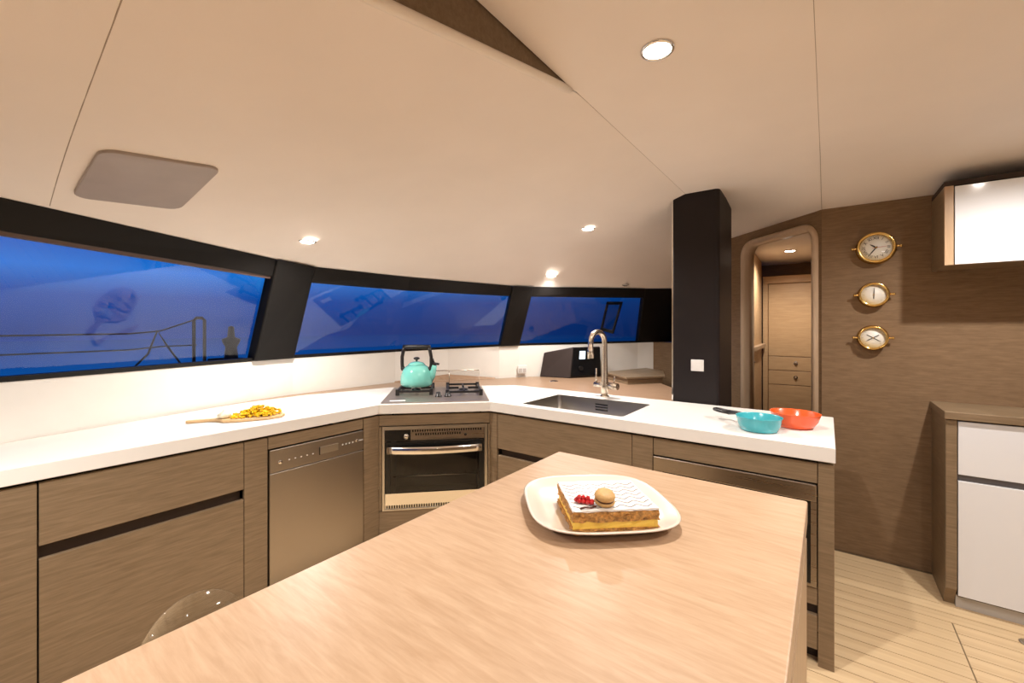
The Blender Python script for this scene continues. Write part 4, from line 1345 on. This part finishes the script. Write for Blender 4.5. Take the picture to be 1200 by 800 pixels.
def clock(x, z, r, lab, cat, kind):
    yw = 3.364
    e = thing('brass_clock' if kind == 'clock' else ('brass_barometer' if kind == 'baro' else 'brass_hygrometer'), (x, yw, z - r), lab, cat)
    b = MB(); b.lathe([(0.0005, 0), (r * 1.0, 0), (r * 1.02, -0.006), (r * 0.93, -0.014), (r * 0.90, -0.034), (r * 0.97, -0.040), (r * 0.96, -0.052), (r * 0.84, -0.056), (r * 0.80, -0.046), (r * 0.80, -0.034), (0.0005, -0.034)], (x, yw, z), 44, axis='y')
    b.build('case', 'brass', e)
    for s in (-1, 1):
        b = MB(); b.cyl((x + s * r * 0.93, yw - 0.040, z), (x + s * (r + 0.016), yw - 0.040, z), 0.006, n=12); b.ball((x + s * (r + 0.016), yw - 0.040, z), 0.008); b.build('hinge_lug', 'brass', e)
    b = MB(); b.lathe([(0.0005, -0.0345), (r * 0.795, -0.0345), (r * 0.795, -0.036), (0.0005, -0.036)], (x, yw, z), 40, axis='y'); dial = b.build('dial', 'dial_white', e)
    yd = yw - 0.0366
    b = MB()
    if kind == 'clock':
        for i, t in enumerate(['XII', 'I', 'II', 'III', 'IIII', 'V', 'VI', 'VII', 'VIII', 'IX', 'X', 'XI']):
            a = R(30 * i)
            text_mesh(b, t, x + r * 0.60 * math.sin(a), z + r * 0.60 * math.cos(a), r * 0.24, yd, -a if i in (0, 1, 2, 3, 9, 10, 11) else math.pi - a)
    n = 60 if kind == 'clock' else 40
    for i in range(n):
        a = 2 * math.pi * i / n
        if kind != 'clock' and 150 < math.degrees(a) < 210:
            continue
        l0 = 0.70 if i % 5 else (0.66 if kind == 'clock' else 0.60)
        b.add([(x + r * l0 * math.sin(a) - 0.0004 * math.cos(a), yd, z + r * l0 * math.cos(a) + 0.0004 * math.sin(a)), (x + r * 0.75 * math.sin(a) - 0.0004 * math.cos(a), yd, z + r * 0.75 * math.cos(a) + 0.0004 * math.sin(a)),
               (x + r * 0.75 * math.sin(a) + 0.0004 * math.cos(a), yd, z + r * 0.75 * math.cos(a) - 0.0004 * math.sin(a)), (x + r * l0 * math.sin(a) + 0.0004 * math.cos(a), yd, z + r * l0 * math.cos(a) - 0.0004 * math.sin(a))], [(0, 1, 2, 3)])
    b.build('dial_markings', 'ink', dial)
    yh = yw - 0.0372
    if kind == 'clock':
        hand(e, x, z, yh, R(-53), r * 0.38, 0.0040, 'ink')
        hand(e, x, z, yh - 0.0012, R(216), r * 0.62, 0.0030, 'ink')
        hand(e, x, z, yh - 0.0024, R(86), r * 0.60, 0.0010, 'red_hand', 0.3)
    elif kind == 'baro':
        hand(e, x, z, yh, R(2), r * 0.55, 0.0022, 'ink', 0.6)
    else:
        hand(e, x, z, yh, R(122), r * 0.58, 0.0020, 'ink', 0.8)
        hand(e, x, z, yh - 0.0012, R(-122), r * 0.55, 0.0020, 'ink', 0.8)
    b = MB(); b.lathe([(0.0005, -0.0375), (0.004, -0.0375), (0.004, -0.0415), (0.0005, -0.0415)], (x, yw, z), 12, axis='y'); b.build('hub', 'brass', e)
    b = MB(); b.lathe([(0.0005, -0.0495), (r * 0.81, -0.0475)], (x, yw, z), 32, axis='y', caps=False); b.build('glass', 'dial_glass', e)


clock(0.232, 1.873, 0.094, 'large round brass clock with roman numerals, topmost on the brown wall', 'clock', 'clock')
clock(0.222, 1.593, 0.074, 'small brass dial with one upright needle, middle of three on the brown wall', 'barometer', 'baro')
clock(0.218, 1.335, 0.074, 'small brass dial with two crossed needles, lowest on the brown wall', 'thermometer', 'thermo')

# ------------------------------------------------------------------ ceiling fittings
e = thing('ceiling_cover', (-2.0, 0.45, ceil_z(-2.0, 0.45)), 'grey rounded rectangular cover plate on the sloping ceiling above the left window', 'cover')
b = MB()
op = rrect(-2.235, -1.775, 0.29, 0.615, 0.045)
b.v = [Vector((x, y, ceil_z(x, y) + 0.004)) for x, y in op] + [Vector((x, y, ceil_z(x, y) - 0.010)) for x, y in op]
n = len(op)
b.f = [tuple(range(n)), tuple(range(2 * n - 1, n - 1, -1))] + [(i, (i + 1) % n, n + (i + 1) % n, n + i) for i in range(n)]
b.s = [False] * len(b.f)
b.build('cover_plate', 'vent_grey', e, bevel=0.003)
z = ceil_z(-1.75, 4.0)


def downlight(x, y, lab, z=None, power=LAMP, dark=False):
    z = ceil_z(x, y) if z is None else z
    z -= 0.001
    e = thing('downlight', (x, y, z), lab, 'light', 'recessed ceiling downlights')
    b = MB(); b.lathe([(0.041, 0.001), (0.052, 0.001), (0.052, -0.003), (0.047, -0.007), (0.042, -0.006), (0.041, 0.001)], (x, y, z), 28, caps=False); b.build('trim_ring', 'chrome', e)
    b = MB(); b.lathe([(0.0005, 0.0), (0.0405, 0.0), (0.0405, -0.004), (0.030, -0.009), (0.0005, -0.012)], (x, y, z), 24); b.build('lens', 'lens', e)
    l = bpy.data.lights.new('downlight_lamp', 'SPOT')
    l.energy = power * 4
    l.color = LAMPCOL
    l.spot_size = R(158)
    l.spot_blend = 0.85
    l.shadow_soft_size = 0.025
    lo_ = bpy.data.objects.new('lamp', l)
    C.objects.link(lo_)
    lo_.parent = e
    lo_.location = (0, 0, -0.025)
    return e


downlight(-0.429, 1.342, 'large bright ceiling downlight above the island, nearest the ceiling fascia tip')
downlight(-2.50, 1.31, 'ceiling downlight by the window post above the cutting board')
downlight(-1.40, 2.81, 'ceiling downlight above the sink')
downlight(-1.99, 3.27, 'small far ceiling downlight above the instrument console', power=LAMP * 0.45)
downlight(0.71, 2.44, 'ceiling downlight in front of the white wall cabinet', power=LAMP * 1.3)
downlight(-0.276, 4.64, 'ceiling downlight in the cabin behind the doorway', z=2.10, power=LAMP * 0.75)
downlight(0.75, 0.75, 'unseen fill downlight added beside the viewer', power=LAMP * 0.8)  # added fill lamp out of view, brightens the floor on the right
downlight(0.75, -0.9, 'unseen fill downlight added behind the viewer')  # extra lamp put behind the camera for more bounced light
downlight(-1.5, -0.2, 'unseen fill downlight added left of the viewer', power=LAMP * 1.3)  # added lamp outside the frame, lifts the left ceiling by bounce

# small ceiling sensor near the front window
zs = ceil_z(-1.54, 3.88)
e = thing('ceiling_sensor', (-1.54, 3.88, zs), 'tiny dark ceiling sensor near the black window panel', 'sensor')
b = MB(); b.lathe([(0.0005, 0.002), (0.034, 0.002), (0.034, -0.005), (0.028, -0.009), (0.0005, -0.010)], (-1.54, 3.88, zs), 24); b.build('housing', 'plastic_grey', e)
b = MB(); b.lathe([(0.0005, -0.0101), (0.020, -0.0101), (0.018, -0.014), (0.0005, -0.014)], (-1.54, 3.88, zs), 18); b.build('eye', 'black_plastic', e)

# ------------------------------------------------------------------ outside
b = MB(); b.box(-120, 120, -120, 120, -1.30, -1.25)
struct(b.build('sea', 'sea_water'), 'dark evening sea outside the windows')
b = MB(); b.prism([(-3.22, -3.0), (-3.22, 2.6), (-2.6, 3.45), (-1.7, 4.8), (-2.2, 6.5), (-4.0, 5.0), (-4.75, 2.6), (-4.75, -3.0)], 0.90, 1.0)
struct(b.build('side_deck', 'deck_gel'), 'pale side deck outside the port windows')
e = thing('guard_rail', (-4.5, 1.35, 1.0), 'bent tube guard rail on the deck outside the long window', 'railing')
b = MB(); b.tube([(-4.5, 1.42, 1.0), (-4.5, 1.42, 1.46), (-4.5, 1.40, 1.48), (-4.5, 1.36, 1.48), (-4.5, 1.34, 1.46), (-4.5, 1.34, 1.0)], 0.014, 10); b.build('stanchion', 'rope_dark', e)
for za, zb in ((1.345, 1.47), (1.215, 1.24)):
    b = MB(); b.tube([(-4.5, -1.6, za - 0.02), (-4.5, 0.9, za), (-4.5, 1.1, za + 0.02), (-4.5, 1.36, zb)], 0.006, 8); b.build('lifeline', 'rope_dark', e)
b = MB(); b.tube([(-4.48, 0.78, 1.005), (-4.48, 0.92, 1.06), (-4.48, 1.02, 1.18), (-4.48, 1.08, 1.37), (-4.48, 1.14, 1.25), (-4.48, 1.24, 1.08), (-4.48, 1.30, 1.005)], 0.008, 8)
tag(b.build('hanging_rope', 'rope_dark'), 'dark rope looped over the lifeline outside the long window', 'rope')
e = thing('deck_winch', (-4.3, 1.56, 1.0), 'dark winch with coiled line on the deck beside the window post', 'winch')
b = MB(); b.lathe([(0.0005, 0), (0.10, 0), (0.10, 0.05), (0.055, 0.12), (0.045, 0.22), (0.065, 0.26), (0.072, 0.29), (0.030, 0.31), (0.022, 0.40), (0.0005, 0.41)], (-4.3, 1.56, 1.0), 28); b.build('drum', 'rope_dark', e)
b = MB(); b.tube([(-4.3 + (0.16 + 0.01 * i / 10) * math.cos(i * 0.6), 1.56 + (0.17) * math.sin(i * 0.6), 1.012 + 0.0016 * i) for i in range(60)], 0.011, 6); b.build('line_coil', 'rope_dark', e)
